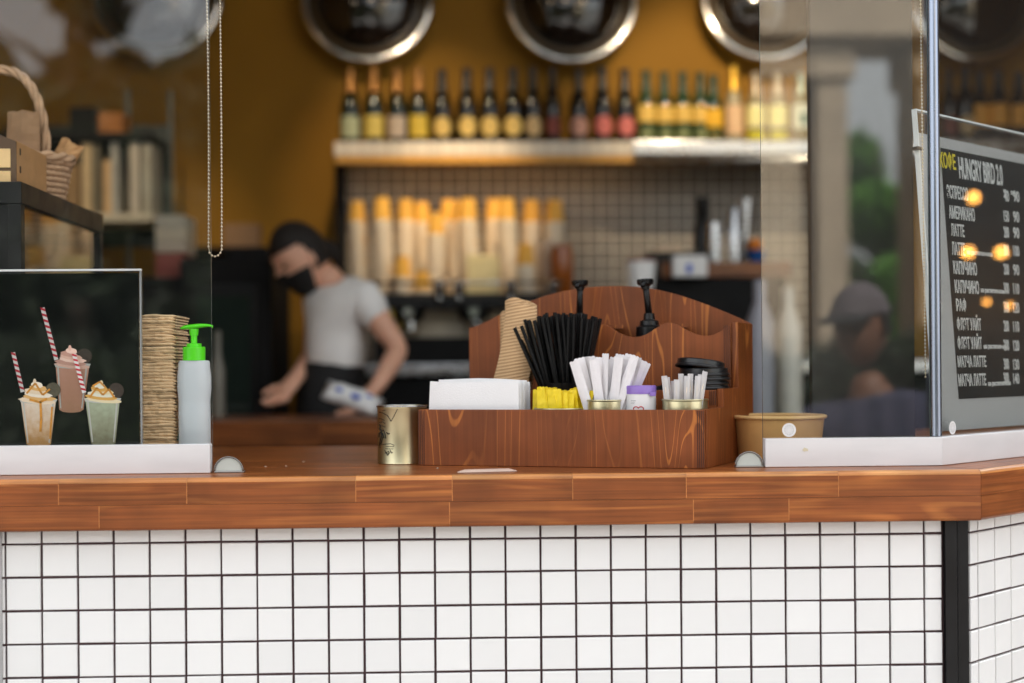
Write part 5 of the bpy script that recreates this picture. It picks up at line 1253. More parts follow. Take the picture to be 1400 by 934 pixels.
for px in (559, 648, 735):
    xx = XW(px, 3.36); zg = ZW(428, 3.36)
    m = MB(); m.lathe([(0, .04), (.05, .04), (.058, .03), (.058, -.01), (.045, -.03), (0, -.03)], 28, Matrix.Translation((xx, 3.36, zg))); epart('group_head', m, BLKPLA, 40)
    m = MB(); m.lathe([(.036, -.062), (.036, -.031), (0, -.031)], 28, Matrix.Translation((xx, 3.36, zg))); epart('portafilter', m, CHROME, 40)
    m = MB(); m.tube([(xx, 3.33, zg-.045), (xx, 3.24, zg-.05), (xx, 3.20, zg-.052)], [.010, .015, .013], 10); epart('portafilter_handle', m, BLKPLA, True)
    m = MB(); m.lathe([(0, .0), (.018, 0), (.018, .012), (0, .012)], 20, Matrix.Translation((xx, 3.302, zg+.002)) @ Matrix.Rotation(radians(90), 4, 'X')); epart('badge', m, CHROME, 40)
for px in (601, 628, 699, 757):
    xx = XW(px, 3.28); zg = ZW(393, 3.28)
    m = MB(); m.lathe([(0, -.03), (.012, -.03), (.02, -.02), (.022, .02), (.014, .03), (0, .03)], 20, Matrix.Translation((xx, 3.28, zg))); epart('steam_knob', m, CHROME, 40)
    m = MB(); m.tube([(xx, 3.28, zg-.03), (xx, 3.30, zg-.06)], .008, 8); epart('knob_stem', m, CHROME, True)

# ---- stacked paper cups (upside down)
CUPK = mat('cup_kraft', lin(238, 180, 74), .6, var=.06, rand=.12); CUPW = mat('cup_rim', lin(236, 220, 196), .6, var=.04)
cm = MB(); cm.mi = 0; hC = .098
cm.lathe([(0, hC-.004), (.0265, hC-.004), (.0275, hC), (.0290, hC), (.0385, .0125)], 24)
cm.mi = 1; cm.lathe([(.0385, .0125), (.0392, .004), (.0415, .0035), (.0415, 0), (.038, 0), (.0375, .004)], 24)
cup_me = cm.mesh('paper_cup', [CUPK, CUPW], 40)
def cups(px, pyt, pyb, Yc, label, sc_=1.0):
    z0 = zm1+.0006; zt = ZW(pyt, Yc, px); pitch = .0122; n = max(1, int(round((zt-z0-hC*sc_)/(pitch*sc_)))+1)
    if n < 1: n = 1
    k2 = (zt-z0)/((n-1)*pitch+hC)
    for k in range(n):
        o = inst(cup_me, 'paper_cup', Matrix.Translation((XW(px, Yc)+random.gauss(0, .0006)+.0006*k*sin(px), Yc, z0+k*pitch*k2)) @ Matrix.Rotation(random.random()*6, 4, 'Z') @ Matrix.Diagonal((sc_, sc_, k2, 1)))
        tag(o, label, 'paper cup', 'paper cups stacked upside down, column %d' % px)
cups(495, 276, 404, 3.62, 'kraft paper cup in the leftmost column on the espresso machine', .92)
cups(527, 271, 404, 3.55, 'kraft paper cup in the second column from the barista side', 1.0)
cups(556, 273, 404, 3.70, 'kraft paper cup in the third tall column from the barista side', 1.0)
cups(552, 351, 404, 3.46, 'kraft paper cup in the short column before the third tall one', .9)
cups(583, 277, 404, 3.84, 'kraft paper cup in the fourth tall column, set far back', .98)
cups(578, 371, 404, 3.44, 'lone kraft cup standing before the fourth column', .85)
cups(597, 292, 404, 3.60, 'kraft paper cup in the lower column left of the widest pair', .95)
cups(612, 274, 404, 3.85, 'kraft paper cup in the left column of the close pair', 1.0)
cups(624, 276, 404, 3.68, 'kraft paper cup in the right column of the close pair', .95)
cups(646, 272, 404, 3.62, 'kraft paper cup in the column above the cream boxes, left one', 1.0)
cups(675, 273, 404, 3.84, 'kraft paper cup in the column behind the cream boxes, right one', 1.0)
cups(697, 272, 404, 3.64, 'kraft paper cup in the column just right of the cream boxes', 1.0)
cups(724, 274, 404, 3.80, 'kraft paper cup in the tall column second from the right', 1.05)
cups(721, 334, 404, 3.45, 'kraft paper cup in the short column before the second tall one from the right', .95)
cups(755, 274, 404, 3.74, 'kraft paper cup in the rightmost tall column', 1.05)
# cream takeaway boxes, amber jar, grey cups
for k in range(5):
    a, b = XW(638+((k*3) % 4), 3.42), XW(684-((k*2) % 3), 3.42); hz_ = (ZW(348, 3.42)-zm1-.001)/5
    m = MB(); m.bbox(a, b, 3.40, 3.52, zm1+.0006+k*hz_, zm1+(k+1)*hz_, .004); o = m.build('takeaway_box', mat('cream_card', lin(232, 214, 160), .6, var=.05))
    tag(o, 'cream takeaway box, %s of the stack on the espresso machine' % ('lowest', 'second lowest', 'middle', 'second highest', 'topmost')[k], 'box', 'cream boxes on the espresso machine')
p = Vector((XW(770, 3.48), 3.48, zm1+.0006)); m = MB(); H = ZW(336, 3.48)-zm1
m.lathe([(0, 0), (.040, 0), (.042, .004), (.042, H*.8), (.036, H*.92), (.036, H), (0, H)], 28); o = m.build('amber_jar', mat('amber', lin(164, 88, 30), .15, var=.15), None, 40); o.location = p; tag(o, 'amber brown jar at the right end of the cup columns', 'jar')
m = MB(); H = ZW(330, 3.56)-zm1; m.lathe([(0, 0), (.030, 0), (.036, H), (.034, H), (.029, .004), (0, .004)], 28); o = m.build('beige_tumbler', mat('beige_tumbler', lin(190, 166, 144), .5), None, 40); o.location = (XW(747, 3.56), 3.56, zm1+.0006); tag(o, 'tall beige tumbler left of the amber jar', 'tumbler')
# yellow cup by the barista's shoulder
m = MB(); m.lathe([(0, 0), (.030, 0), (.045, .09), (.043, .09), (.029, .004), (0, .004)], 28); o = m.build('yellow_cup', mat('yellow_cup', lin(224, 190, 90), .5), None, 40); o.location = (XW(526, 3.36), 3.36, ZW(442, 3.36)); o.location.z = zc1+.0508
o.location.z = zc1+.101; o.scale = (1, 1, (ZW(409, 3.36)-zc1-.101)/.09); tag(o, 'yellowish cup by the barista shoulder on the drip tray', 'cup')

# ---- right end of the back bar: black fridge with wood top and utensils
YF2 = 3.0
fz1 = ZW(360, YF2); fzm = ZW(381, YF2); fx0, fx1 = XW(872, YF2), XW(1075, YF2)
fr = empty('black_cabinet', ((fx0+fx1)/2, 3.3, 0), label='black cabinet with thick wood top right of the caddy', cat='cabinet'); fro = -fr.location.copy()
m = MB(); m.bbox(fx0, fx1, YF2, 3.19, 0, fzm-.001, .004); o = m.build('body', BLKMAT, fr); o.location = fro
m = MB(); m.bbox(XW(906, YF2), fx1+.02, YF2-.01, 3.19, fzm, fz1, .003); o = m.build('wood_top', OAK, fr); o.location = fro
zt = fz1+.0006
def lobj(name, prof, m, px, Yq, label, cat_, z=zt, tilt=0, seg=28):
    mb = MB(); mb.lathe(prof, seg); o = mb.build(name, m, None, 40); o.location = (XW(px, Yq), Yq, z); o.rotation_euler = (0, tilt, 0); tag(o, label, cat_); return o
h_ = lambda a, b, Yq=3.1: (b-a)*mpp(Yq)
H = h_(268, 360); lobj('black_grinder_bottle', [(0, 0), (.032, 0), (.034, H*.5), (.026, H*.62), (.02, H*.7), (.026, H*.75), (.026, H), (0, H)], BLKPLA, 962, 3.12, 'tall black flask on the wood-topped cabinet', 'flask')
H = h_(305, 360); lobj('steel_pitcher', [(0, 0), (.026, 0), (.028, H*.5), (.023, H), (.021, H), (.024, .004), (0, .004)], STEEL, 978, 3.07, 'small steel cup before the black flask', 'steel cup')
H = h_(283, 360); lobj('steel_shaker', [(0, 0), (.022, 0), (.026, H*.55), (.023, H*.6), (.021, H*.95), (.016, H), (0, H)], STEEL, 1005, 3.07, 'tall steel shaker in the middle of the utensils', 'shaker')
H = h_(256, 345); lobj('steel_tumbler', [(0, 0), (.020, 0), (.026, H), (.024, H), (.018, .004), (0, .004)], STEEL, 1016, 3.14, 'tallest steel tumbler, leaning at the back right', 'tumbler', z=zt+.005, tilt=.07)
lobj('blue_bowl', [(0, 0), (.022, 0), (.040, .045), (.038, .045), (.02, .005), (0, .005)], mat('blue_ceramic', lin(30, 84, 150), .3), 1035, 3.08, 'small blue bowl at the right of the utensils', 'bowl')
m = MB(); m.ball((0, 0, 0), .026, seg=20, ring=14); o = m.build('orange', mat('orange_peel', lin(224, 130, 44), .5, bump=.3, bscale=200), None, True); o.location = (XW(1034, 3.08), 3.08, zt+.066); tag(o, 'orange fruit resting in the small blue bowl', 'orange')
m = MB(); m.bbox(XW(921, 2.95), XW(967, 2.95), 2.93, 2.985, fzm-.0, fzm+(381-352)*mpp(2.95), .003)
tb = empty('tissue_box', (XW(944, 2.95), 2.95, fzm), label='white box with blue mark before the wood-topped cabinet', cat='box')
o = m.build('carton', PAPER, tb); o.location = -tb.location
m = MB(); m.ball((XW(942, 2.95), 2.9285, ZW(369, 2.95)), .011, .002, .018, 12, 8); o = m.build('blue_mark', MATS['print_blue'], tb, True); o.location = -tb.location
m = MB(); m.bbox(XW(884, 3.05), XW(966, 3.05), 3.02, 3.18, fzm, ZW(346, 3.05), .006)
pr = empty('receipt_printer', (XW(920, 3.05), 3.05, fzm), label='black receipt printer with a cream roll on top', cat='printer'); o = m.build('case', BLKPLA, pr); o.location = -pr.location
m = MB(); m.lathe([(0, -.045), (.02, -.045), (.02, .045), (0, .045)], 20, Matrix.Translation((XW(917, 3.08), 3.08, ZW(346, 3.05)+.008)) @ Matrix.Rotation(radians(90), 4, 'Y')); o = m.build('paper_roll', mat('cream_roll', lin(222, 196, 166), .7), pr, 40); o.location = -pr.location
# white tub with red print, resting on the fridge shoulder
m = MB(); H = (398-360)*mpp(2.9); m.lathe([(0, 0), (.042, 0), (.052, H), (.050, H+.003), (0, H+.003)], 28)
YT = 2.9; zt2 = ZW(398, YT)
st = empty('side_shelf', (XW(877, YT), YT, zt2), label='narrow dark shelf holding a white tub behind the caddy', cat='shelf')
mm_ = MB(); mm_.bbox(-.09, .05, -.07, .085, -.02, -.0005, .002); mm_.build('board', BLKMAT, st); mm_ = MB(); mm_.bbox(-.085, .045, .06, .08, -zt2, -.0205, .002); mm_.build('upright', BLKMAT, st)
tbb = empty('white_tub', (XW(877, YT), YT, zt2), label='white tub with a dark red lid edge behind the arched caddy', cat='tub')
m.build('tub', PAPER, tbb, 40); m = MB(); m.lathe([(.0515, H+.0032), (.054, H+.0032), (.054, H+.010), (0, H+.012)], 28); m.build('lid', mat('tub_lid', lin(150, 90, 80), .5), tbb, 40)
# jugs of milk low by the right screen
for i, (px, Yq, c_, lb_) in enumerate(((1040, 2.2, (150, 150, 160), 'grey-white bottle low between caddy and right screen'), (1078, 2.3, (205, 200, 190), 'white bottle seen low through the right screen'))):
    mb = MB(); zb_ = 1.02; H = ZW(385+i*10, Yq)-zb_; mb.lathe([(0, 0), (.04, 0), (.042, H*.7), (.02, H*.85), (.02, H), (0, H)], 24); o = mb.build('milk_bottle', mat('milk_%d' % i, lin(*c_), .4), None, 40); o.location = (XW(px, Yq), Yq, zb_); tag(o, lb_, 'bottle')
m = MB(); m.bbox(.60, 1.2, 2.05, 2.6, 0, 1.0195, .004); tag(m.build('low_cabinet', BLKMAT), 'low dark cabinet behind the right screen', 'cabinet')

# ================================================================== LEFT BACKGROUND
YL = 3.35
zsA = ZW(290, YL); zsB = ZW(180, YL); xs0, xs1 = XW(-30, YL), XW(210, YL)
bs = empty('open_shelf_rack', ((xs0+xs1)/2, YL, 0), label='dark open shelf rack with pale upright boxes at the left back', cat='shelf rack'); bso = -bs.location.copy()
def bpart(n_, mb, m): o = mb.build(n_, m, bs); o.location = bso
m = MB(); m.bbox(xs0, xs1, YL, YL+.3, zsA-.03, zsA, .003); bpart('shelf_board', m, mat('pale_shelf', lin(196, 188, 168), .5))
m = MB(); m.bbox(xs0, xs1, YL, YL+.3, zsB-.03, zsB, .003); bpart('shelf_board', m, BLKMAT)
for px in (212, 150, 20): m = MB(); m.bbox(XW(px, YL)-.008, XW(px, YL)+.008, YL+.31, YL+.33, .0, ZW(100, YL), .002); bpart('upright', m, mat('rack_metal', (.12, .13, .12), .35, metal=.8))
m = MB(); m.box(xs0, xs1, YL+.331, YL+.34, zsA-.1, ZW(150, YL)); bpart('back_panel', m, mat('rack_back', (.02, .025, .022), .6))
for i, (px, wd, pyt, c_) in enumerate(((98, 18, 222, (150, 120, 80)), (118, 12, 193, (205, 180, 140)), (130, 9, 195, (120, 110, 90)), (147, 12, 217, (205, 170, 125)), (156, 9, 192, (170, 168, 160)), (184, 13, 192, (190, 180, 165)), (201, 12, 193, (165, 160, 145)))):
    m = MB(); m.bbox(XW(px-wd/2, YL), XW(px+wd/2, YL), YL+.02, YL+.2, zsA+.0006, ZW(pyt, YL), .002); o = m.build('upright_carton', mat('carton_%d' % i, lin(*c_), .7, var=.1))
    tag(o, '%s pale carton standing on the left rack' % ('broad tan, leftmost', 'tall cream, second from left', 'thin drab, third from left', 'shorter tan, fourth from left', 'thin grey, fifth from left', 'grey-cream, second from right', 'rightmost drab')[i], 'carton', 'cartons on the left rack')
m = MB(); m.bbox(XW(92, YL), XW(128, YL), YL+.05, YL+.2, zsB+.0006, ZW(142, YL), .004); tag(m.build('dark_box', BLKMAT), 'dark box on the upper shelf of the left rack', 'box')
m = MB(); m.bbox(XW(132, YL), XW(165, YL), YL+.05, YL+.2, zsB+.0006, ZW(150, YL), .004); tag(m.build('orange_box', mat('orange_box', lin(150, 92, 30), .6)), 'orange-brown box on the upper shelf of the left rack', 'box')
# coffee grinder / cooler beside the barista
YC = 2.75
cz1 = ZW(350, YC); cx0, cx1 = XW(296, YC), XW(372, YC)
cl = empty('glass_door_cooler', ((cx0+cx1)/2, YC, 0), label='dark glass-door cooler left of the barista', cat='cooler'); clo = -cl.location.copy()
m = MB(); m.bbox(cx0-.12, cx1, YC, YC+.5, 0, cz1, .01); o = m.build('case', BLKMAT, cl); o.location = clo
m = MB(); m.bbox(cx0-.08, cx1-.05, YC-.012, YC-.001, .9, cz1-.09, .003); o = m.build('door', BLKPLA, cl); o.location = clo
m = MB(); m.box(cx0-.06, cx1-.07, YC-.0145, YC-.0125, .95, cz1-.13); o = m.build('door_glass', mat('cooler_glass', (.02, .03, .025), .05), cl); o.location = clo
for k, (px, pyt, rr_, c_) in enumerate(((298, 450, .020, (120, 118, 108)),)):
    H = ZW(pyt, 2.34)-1.0506
    m = MB(); m.lathe([(0, 0), (rr_, 0), (rr_, H*.55), (rr_*.45, H*.75), (rr_*.45, H), (0, H)], 20); o = m.build('counter_bottle', mat('counter_bottle_%d' % k, lin(*c_), .3), None, 40); o.location = (XW(px, 2.34), 2.34, 1.0506)
    tag(o, 'dim pale bottle on the work counter behind the pump bottle', 'bottle')
m = MB(); m.bbox(XW(298, YC), XW(364, YC), YC+.1, YC+.4, cz1+.0006, ZW(336, YC), .03); tag(m.build('grinder_hood', BLKMAT), 'dark rounded hood on the cooler left of the barista', 'appliance')
m = MB(); m.bbox(XW(309, 3.6), XW(357, 3.6), 3.55, 3.65, ZW(338, 3.6), ZW(306, 3.6), .003); 
kb = empty('kraft_carton', (XW(333, 3.6), 3.6, ZW(338, 3.6)), label='dim kraft carton behind the cooler on the ochre wall ledge', cat='box'); o = m.build('carton', KRAFTD, kb); o.location = -kb.location
m = MB(); m.bbox(XW(225, 3.7), XW(375, 3.7), 3.5, 4.09, ZW(345, 3.6), ZW(338, 3.6)-.0006, .003); tag(m.build('wall_ledge', BLKMAT), 'dark ledge on the ochre wall behind the cooler', 'ledge')
zq = ZW(380, 2.95); m = MB()
for k, (a, b, c_) in enumerate(((345, 380, (150, 70, 60)), (330, 344.5, (206, 190, 170)), (312, 329.5, (214, 200, 176)), (294, 311.5, (196, 186, 168)))):
    mb = MB(); mb.bbox(XW(218, 2.95), XW(258, 2.95), 2.9, 3.1, ZW(b, 2.95), ZW(a, 2.95)-.0006, .003); o = mb.build('carton', mat('carton_s%d' % k, lin(*c_), .6))
    tag(o, ('tall red-brown carton at the bottom of the pile left of the cooler', 'thin cream carton second from the bottom, left of the cooler', 'cream carton second from the top, left of the cooler', 'pale grey carton topmost of the pile left of the cooler')[k], 'carton', 'cartons piled left of the cooler')
m = MB(); m.bbox(XW(196, 2.85), XW(290, 2.85), 2.8, 3.3, 0, zq-.0008, .006); tag(m.build('dark_cabinet', BLKMAT), 'dark cabinet under the stacked cartons at the left', 'cabinet')

# ================================================================== PEOPLE
def frame(c, f, u=Vector((0, 0, 1))):
    f = f.normalized(); l = u.cross(f).normalized(); u2 = f.cross(l)
    return Matrix(((f.x, l.x, u2.x, c.x), (f.y, l.y, u2.y, c.y), (f.z, l.z, u2.z, c.z), (0, 0, 0, 1)))
def head_shape(p):
    """unit-ish head: x forward, y left, z up; half height about .115"""
    x, y, z = p
    t = z/.115
    y *= 1-.20*max(0, -t)**1.5
    if t < 0: x = x*(1-.12*t*t) + .012*(-t)*(1 if x > 0 else .2)
    if x > 0: x *= .96
    # brow, eye sockets, nose, lips, chin
    if x > 0:
        g = lambda a, b, s: math.exp(-((a-b)/s)**2)
        x += .020*g(y, 0, .011)*g(z, -.018, .022) + .007*g(y, 0, .02)*g(z, -.055, .012) + .010*g(y, 0, .026)*g(z, -.098, .02)
        x -= .010*(g(y, .032, .014)+g(y, -.032, .014))*g(z, .006, .013)
        x += .004*g(z, .028, .012)
    return Vector((x, y, z))
def person(name, label, J, R, E, head_c, head_f, head_u, skin, parts):
    root = empty(name, J[0], label=label, cat='person')
    off = -root.location.copy()
    body = skin_mesh('body', J, E, R, skin)
    hm = MB(); M = frame(head_c, head_f, head_u)
    hm.ball((0, 0, 0), .092, .076, .115, 40, 30, None, head_shape); hm.v = [tuple(M @ Vector(v)) for v in hm.v]
    for sgn in (-1, 1): hm.ball((0, 0, 0), .012, .008, .030, 10, 8, M @ Matrix.Translation((-.005, sgn*.074, -.006)))
    ho = hm.build('head_tmp', skin, None, True)
    bm = bmesh.new(); bm.from_mesh(body.data); bm.from_mesh(ho.data); bm.to_mesh(body.data); bm.free(); bpy.data.objects.remove(ho)
    body.data.polygons.foreach_set('use_smooth', [True]*len(body.data.polygons))
    body.parent = root; body.location = off
    EYE = mat('eye', (.02, .015, .012), .2)
    for sgn in (-1, 1): e = MB(); e.ball((0, 0, 0), .006, .012, .006, 10, 8, M @ Matrix.Translation((.078, sgn*.032, .004))); o = e.build('eye', EYE, root, True); o.location = off
    return root, off, M
def shell(M, k, cond, fn=head_shape, seg=40, ring=30):
    """part of an enlarged head surface"""
    mb = MB(); vs = []; keep = []
    for i in range(ring+1):
        ph = pi*i/ring
        for q in range(seg):
            a = 2*pi*q/seg; p = fn(Vector((.092*sin(ph)*cos(a), .076*sin(ph)*sin(a), .115*cos(ph)))); keep.append(cond(p)); vs.append(M @ (p*k))
    fs = []
    for i in range(ring):
        for q in range(seg):
            f = (i*seg+q, (i+1)*seg+q, (i+1)*seg+(q+1) % seg, i*seg+(q+1) % seg)
            if sum(keep[v] for v in f) >= 3: fs.append(f)
    mb.add(vs, fs); return mb
def hand(J, R, E, iw, tip_dir, side, s=1.0):
    """palm and five fingers from wrist index iw"""
    w_ = J[iw]; t = tip_dir.normalized(); sd_ = (side-t*side.dot(t)).normalized(); nrm = t.cross(sd_)
    J.append(w_+t*.045*s); R.append((.030*s, .016*s)); E.append((iw, len(J)-1)); ip = len(J)-1
    for k, (o, ln) in enumerate(((-.028, .068), (-.010, .078), (.009, .074), (.027, .058))):
        b = w_+t*.085*s+sd_*o*s; J.append(b); R.append(.0095*s); E.append((ip, len(J)-1))
        J.append(b+t*ln*.5*s+nrm*.008*s); R.append(.0085*s); E.append((len(J)-2, len(J)-1))
        J.append(b+t*ln*.85*s+nrm*.026*s); R.append(.0070*s); E.append((len(J)-2, len(J)-1))
    b = w_+t*.04*s-sd_*.036*s; J.append(b); R.append(.011*s); E.append((ip, len(J)-1))
    J.append(b+t*.035*s-sd_*.018*s+nrm*.01*s); R.append(.009*s); E.append((len(J)-2, len(J)-1))
    J.append(b+t*.062*s-sd_*.016*s+nrm*.02*s); R.append(.007*s); E.append((len(J)-2, len(J)-1))

YP = 2.60
hip = W(452, 572, YP); wa = W(458, 512, YP); ch = W(460, 440, YP); uc = W(466, 405, YP); nb = W(452, 386, YP); nt2 = W(437, 366, YP-.01)
sR, eR, wR = W(497, 408, YP-.08), W(546, 478, YP-.12), W(515, 530, YP-.24)
sL_, eL, wL = W(438, 412, YP+.07), W(428, 486, YP+.10), W(404, 518, YP-.12)
FZ = .151
J = [hip, wa, ch, uc, nb, nt2, sR, sR.lerp(eR, .5), eR, eR.lerp(wR, .4), wR, sL_, eL, wL]
R = [(.135, .11), (.100, .085), (.098, .085), (.090, .075), (.050, .050), (.047, .047), .050, .042, .034, .034, .024, .048, .034, .024]
E_ = [(0, 1), (1, 2), (2, 3), (3, 4), (4, 5), (3, 6), (6, 7), (7, 8), (8, 9), (9, 10), (3, 11), (11, 12), (12, 13)]
for sx in (-.08, .08):
    i = len(J); J += [Vector((hip.x+sx, YP+.01, hip.z-.12)), Vector((hip.x+sx*1.1, YP, FZ+.45)), Vector((hip.x+sx*1.1, YP+.02, FZ+.09)), Vector((hip.x+sx*1.3-.06, YP-.10, FZ+.035))]
    R += [.080, .056, .040, .034]; E_ += [(0, i), (i, i+1), (i+1, i+2), (i+2, i+3)]
hand(J, R, E_, 10, Vector((-.55, -.2, -.55)), Vector((.4, -.8, 0)))
hand(J, R, E_, 13, Vector((-.35, -.5, -.5)), Vector((.8, -.4, 0)))
hc = W(411, 352, YP-.02); hf = Vector((-.74, -.42, -.50)); hu = Vector((-.30, -.1, 1))
bar, boff, HM = person('person', 'barista in white t-shirt, black face mask and black apron leaning over the counter', J, R, E_, hc, hf, hu, SKIN, None)
SHIRT = mat('white_cotton', (.90, .88, .86), .85, var=.06, scale=12, bump=.9, bscale=16)
J2 = [W(458, 532, YP), W(459, 470, YP), ch, W(465, 408, YP), W(455, 392, YP), sR, sR.lerp(eR, .55), sL_, sL_.lerp(eL, .5)]
o = skin_mesh('t_shirt', J2, [(0, 1), (1, 2), (2, 3), (3, 4), (3, 5), (5, 6), (3, 7), (7, 8)], [(.116, .105), (.112, .103), (.116, .104), (.106, .096), (.066, .066), .068, .060, .066, .056], SHIRT, bar); o.location = boff
tx_ = bpy.data.textures.new('folds', 'CLOUDS'); tx_.noise_scale = .055; dm = o.modifiers.new('folds', 'DISPLACE'); dm.texture = tx_; dm.strength = .020; dm.mid_level = .45; dm.texture_coords = 'LOCAL'
APR = mat('black_apron', (.008, .008, .009), .8, var=.2, bump=.4, bscale=12)
J3 = [W(456, 488, YP), W(455, 512, YP), hip, Vector((hip.x, YP, FZ+.75)), Vector((hip.x, YP, FZ+.45))]
o = skin_mesh('apron', J3, [(0, 1), (1, 2), (2, 3), (3, 4)], [(.118, .110), (.130, .122), (.155, .13), (.17, .13), (.18, .13)], APR, bar); o.location = boff
MSK = mat('black_mask', (.008, .008, .008), .75, var=.2)
o = shell(HM, 1.07, lambda p: p.x > .012 and -.112 < p.z < -.016+.004*(p.x > .08)).build('face_mask', MSK, bar, True); o.location = boff
hmb = shell(HM, 1.07, lambda p: (p.z > .046+.25*abs(p.y)*(p.x > 0)*0) or (p.x < .012 and p.z > -.050))
o = hmb.build('hair', HAIR, bar, True); o.location = boff
pt_ = MB(); pt_.tube([HM @ Vector(v) for v in ((-.07, 0, .0), (-.098, 0, -.012), (-.108, .0, -.035), (-.105, .0, -.065), (-.10, 0, -.095))], [.020, .024, .022, .016, .005], 14); o = pt_.build('ponytail', HAIR, bar, True); o.location = boff

# person outside, mirrored in the right screen
YM = YR+.02
def MR(px, py, t): p = W(px, py, 2*YM+t); return Vector((p.x, -t, p.z))
tP = 2.0
hc = MR(1178, 447, tP); bxp = hc.x
gz = GZ+.002
def BP(dx, dy, z): return Vector((bxp+dx, -tP+dy, z))
zs_ = hc.z-.245
J = [BP(.06, -.02, gz+.92), BP(.06, -.02, gz+1.10), BP(.06, 0, zs_-.16), BP(.05, 0, zs_-.01), BP(.03, 0, zs_+.045), BP(.01, 0, zs_+.12),
     BP(.245, 0, zs_-.03), BP(.30, -.03, zs_-.30), BP(.26, .12, zs_-.50), BP(-.145, 0, zs_-.03), BP(-.20, .0, zs_-.29), BP(-.16, .20, zs_-.34)]
R = [(.14, .11), (.13, .10), (.135, .10), (.085, .07), .052, .054, .055, .045, .035, .055, .045, .033]
E_ = [(0, 1), (1, 2), (2, 3), (3, 4), (4, 5), (3, 6), (6, 7), (7, 8), (3, 9), (9, 10), (10, 11)]
for sx in (-.10, .10):
    i = len(J); J += [BP(.06+sx, -.02, gz+.78), BP(.06+sx, 0, gz+.46), BP(.06+sx, -.03, gz+.09), BP(.06+sx*1.2, .12, gz+.035)]; R += [.09, .062, .045, .035]; E_ += [(0, i), (i, i+1), (i+1, i+2), (i+2, i+3)]
hand(J, R, E_, 8, Vector((-.3, .6, -.3)), Vector((1, .3, 0))); hand(J, R, E_, 11, Vector((.4, .8, .1)), Vector((1, -.3, 0)))
SK2 = mat('skin_b', lin(132, 92, 72), .5, var=.06)
per, poff, HM = person('person', 'person in cap and bluish striped shirt outside, mirrored in the right screen', J, R, E_, hc, Vector((-.72, .68, -.08)), Vector((0, 0, 1)), SK2, None)
TOP = banded('striped_shirt', lin(60, 63, 84), lin(76, 75, 96), 4, 'X', .85, .0)
o = skin_mesh('shirt', J[:4]+[J[4]-Vector((0, 0, .015)), J[6], J[6].lerp(J[7], .7), J[9], J[9].lerp(J[10], .7)], [(0, 1), (1, 2), (2, 3), (3, 4), (3, 5), (5, 6), (3, 7), (7, 8)], [(.17, .14), (.16, .13), (.178, .14), (.155, .12), .085, .092, .075, .092, .075], TOP, per); o.location = poff
TR = mat('dark_trousers', (.02, .022, .03), .85)
o = skin_mesh('trousers', [J[0]+Vector((0, 0, .04))]+[J[12], J[13], J[14]+Vector((0, 0, .02)), J[16], J[17], J[18]+Vector((0, 0, .02))], [(0, 1), (1, 2), (2, 3), (0, 4), (4, 5), (5, 6)], [(.165, .135), .10, .075, .06, .10, .075, .06], TR, per); o.location = poff
o = shell(HM, 1.09, lambda p: p.x < .02 and -.03 < p.z < .06).build('hair', HAIR, per, True); o.location = poff
CAP = mat('grey_cap', lin(104, 96, 100), .85, bump=.3)
o = shell(HM, 1.16, lambda p: p.z > .035).build('cap', CAP, per, True); o.location = poff
cp = MB(); vs = []
for k in range(13):
    a = -1.05+2.1*k/12; vs += [(.098*cos(a)+.0, .088*sin(a), .042), (.098*cos(a)+.085*cos(a)**.6, .080*sin(a), .024), (.098*cos(a)+.084*cos(a)**.6, .080*sin(a), .019), (.098*cos(a), .088*sin(a), .036)]
cp.add([HM @ Vector(v) for v in vs], [(k*4+q, k*4+4+q, k*4+4+(q+1) % 4, k*4+(q+1) % 4) for k in range(12) for q in range(4)]); o = cp.build('cap_brim', mat('dark_brim', (.02, .02, .022), .8), per); o.location = poff

# ================================================================== LAMPS
BULB = mat('warm_lens', (1, .72, .42), .4, emit=1, var=0); BULB.node_tree.nodes['Principled BSDF'].inputs['Emission Strength'].default_value = 12
def track_spot(x, y, z, target, power, ang, label):
    root = empty('track_spot', (x, y, z), label=label, cat='spotlight', group='track spotlights on the ceiling')
    q = (Vector((x, y, z))-target).to_track_quat('Z', 'Y'); M = q.to_matrix().to_4x4()
    mb = MB(); mb.lathe([(.034, -.05), (.036, -.05), (.036, .05), (.02, .07), (0, .07)], 24, M); mb.build('housing', BLKPLA, root, 40)
    mb = MB(); mb.lathe([(0, -.030), (.033, -.030)], 24, M); mb.build('lens', BULB, root)
    mb = MB(); mb.tube([(0, 0, .05), (0, 0, 3.795-z)], .008, 8); mb.build('stem', BLKPLA, root)
    ld = bpy.data.lights.new('spot_light', 'SPOT'); lo = bpy.data.objects.new('spot_light', ld); COL.objects.link(lo); lo.parent = root
    ld.energy = power; ld.color = (1, .78, .50); ld.spot_size = radians(ang); ld.spot_blend = .7; ld.shadow_soft_size = .03
    lo.rotation_euler = q.to_euler(); lo.location = M @ Vector((0, 0, -.055))
track_spot(-.25, 2.45, 3.12, W(570, 165, 3.75), 15, 40, 'ceiling spotlight aimed at the bronze-foil bottles')
track_spot(.30, 2.45, 3.12, W(620, 290, 3.6), 30, 28, 'ceiling spotlight aimed at the stacked cups')
track_spot(1.0, 2.40, 3.12, W(990, 130, 3.78), 25, 48, 'ceiling spotlight aimed at the clear bottles')
track_spot(-1.0, 2.2, 3.12, W(150, 230, 3.4), 16, 40, 'ceiling spotlight aimed at the left rack')  # unseen lamp added to brighten the rack cartons
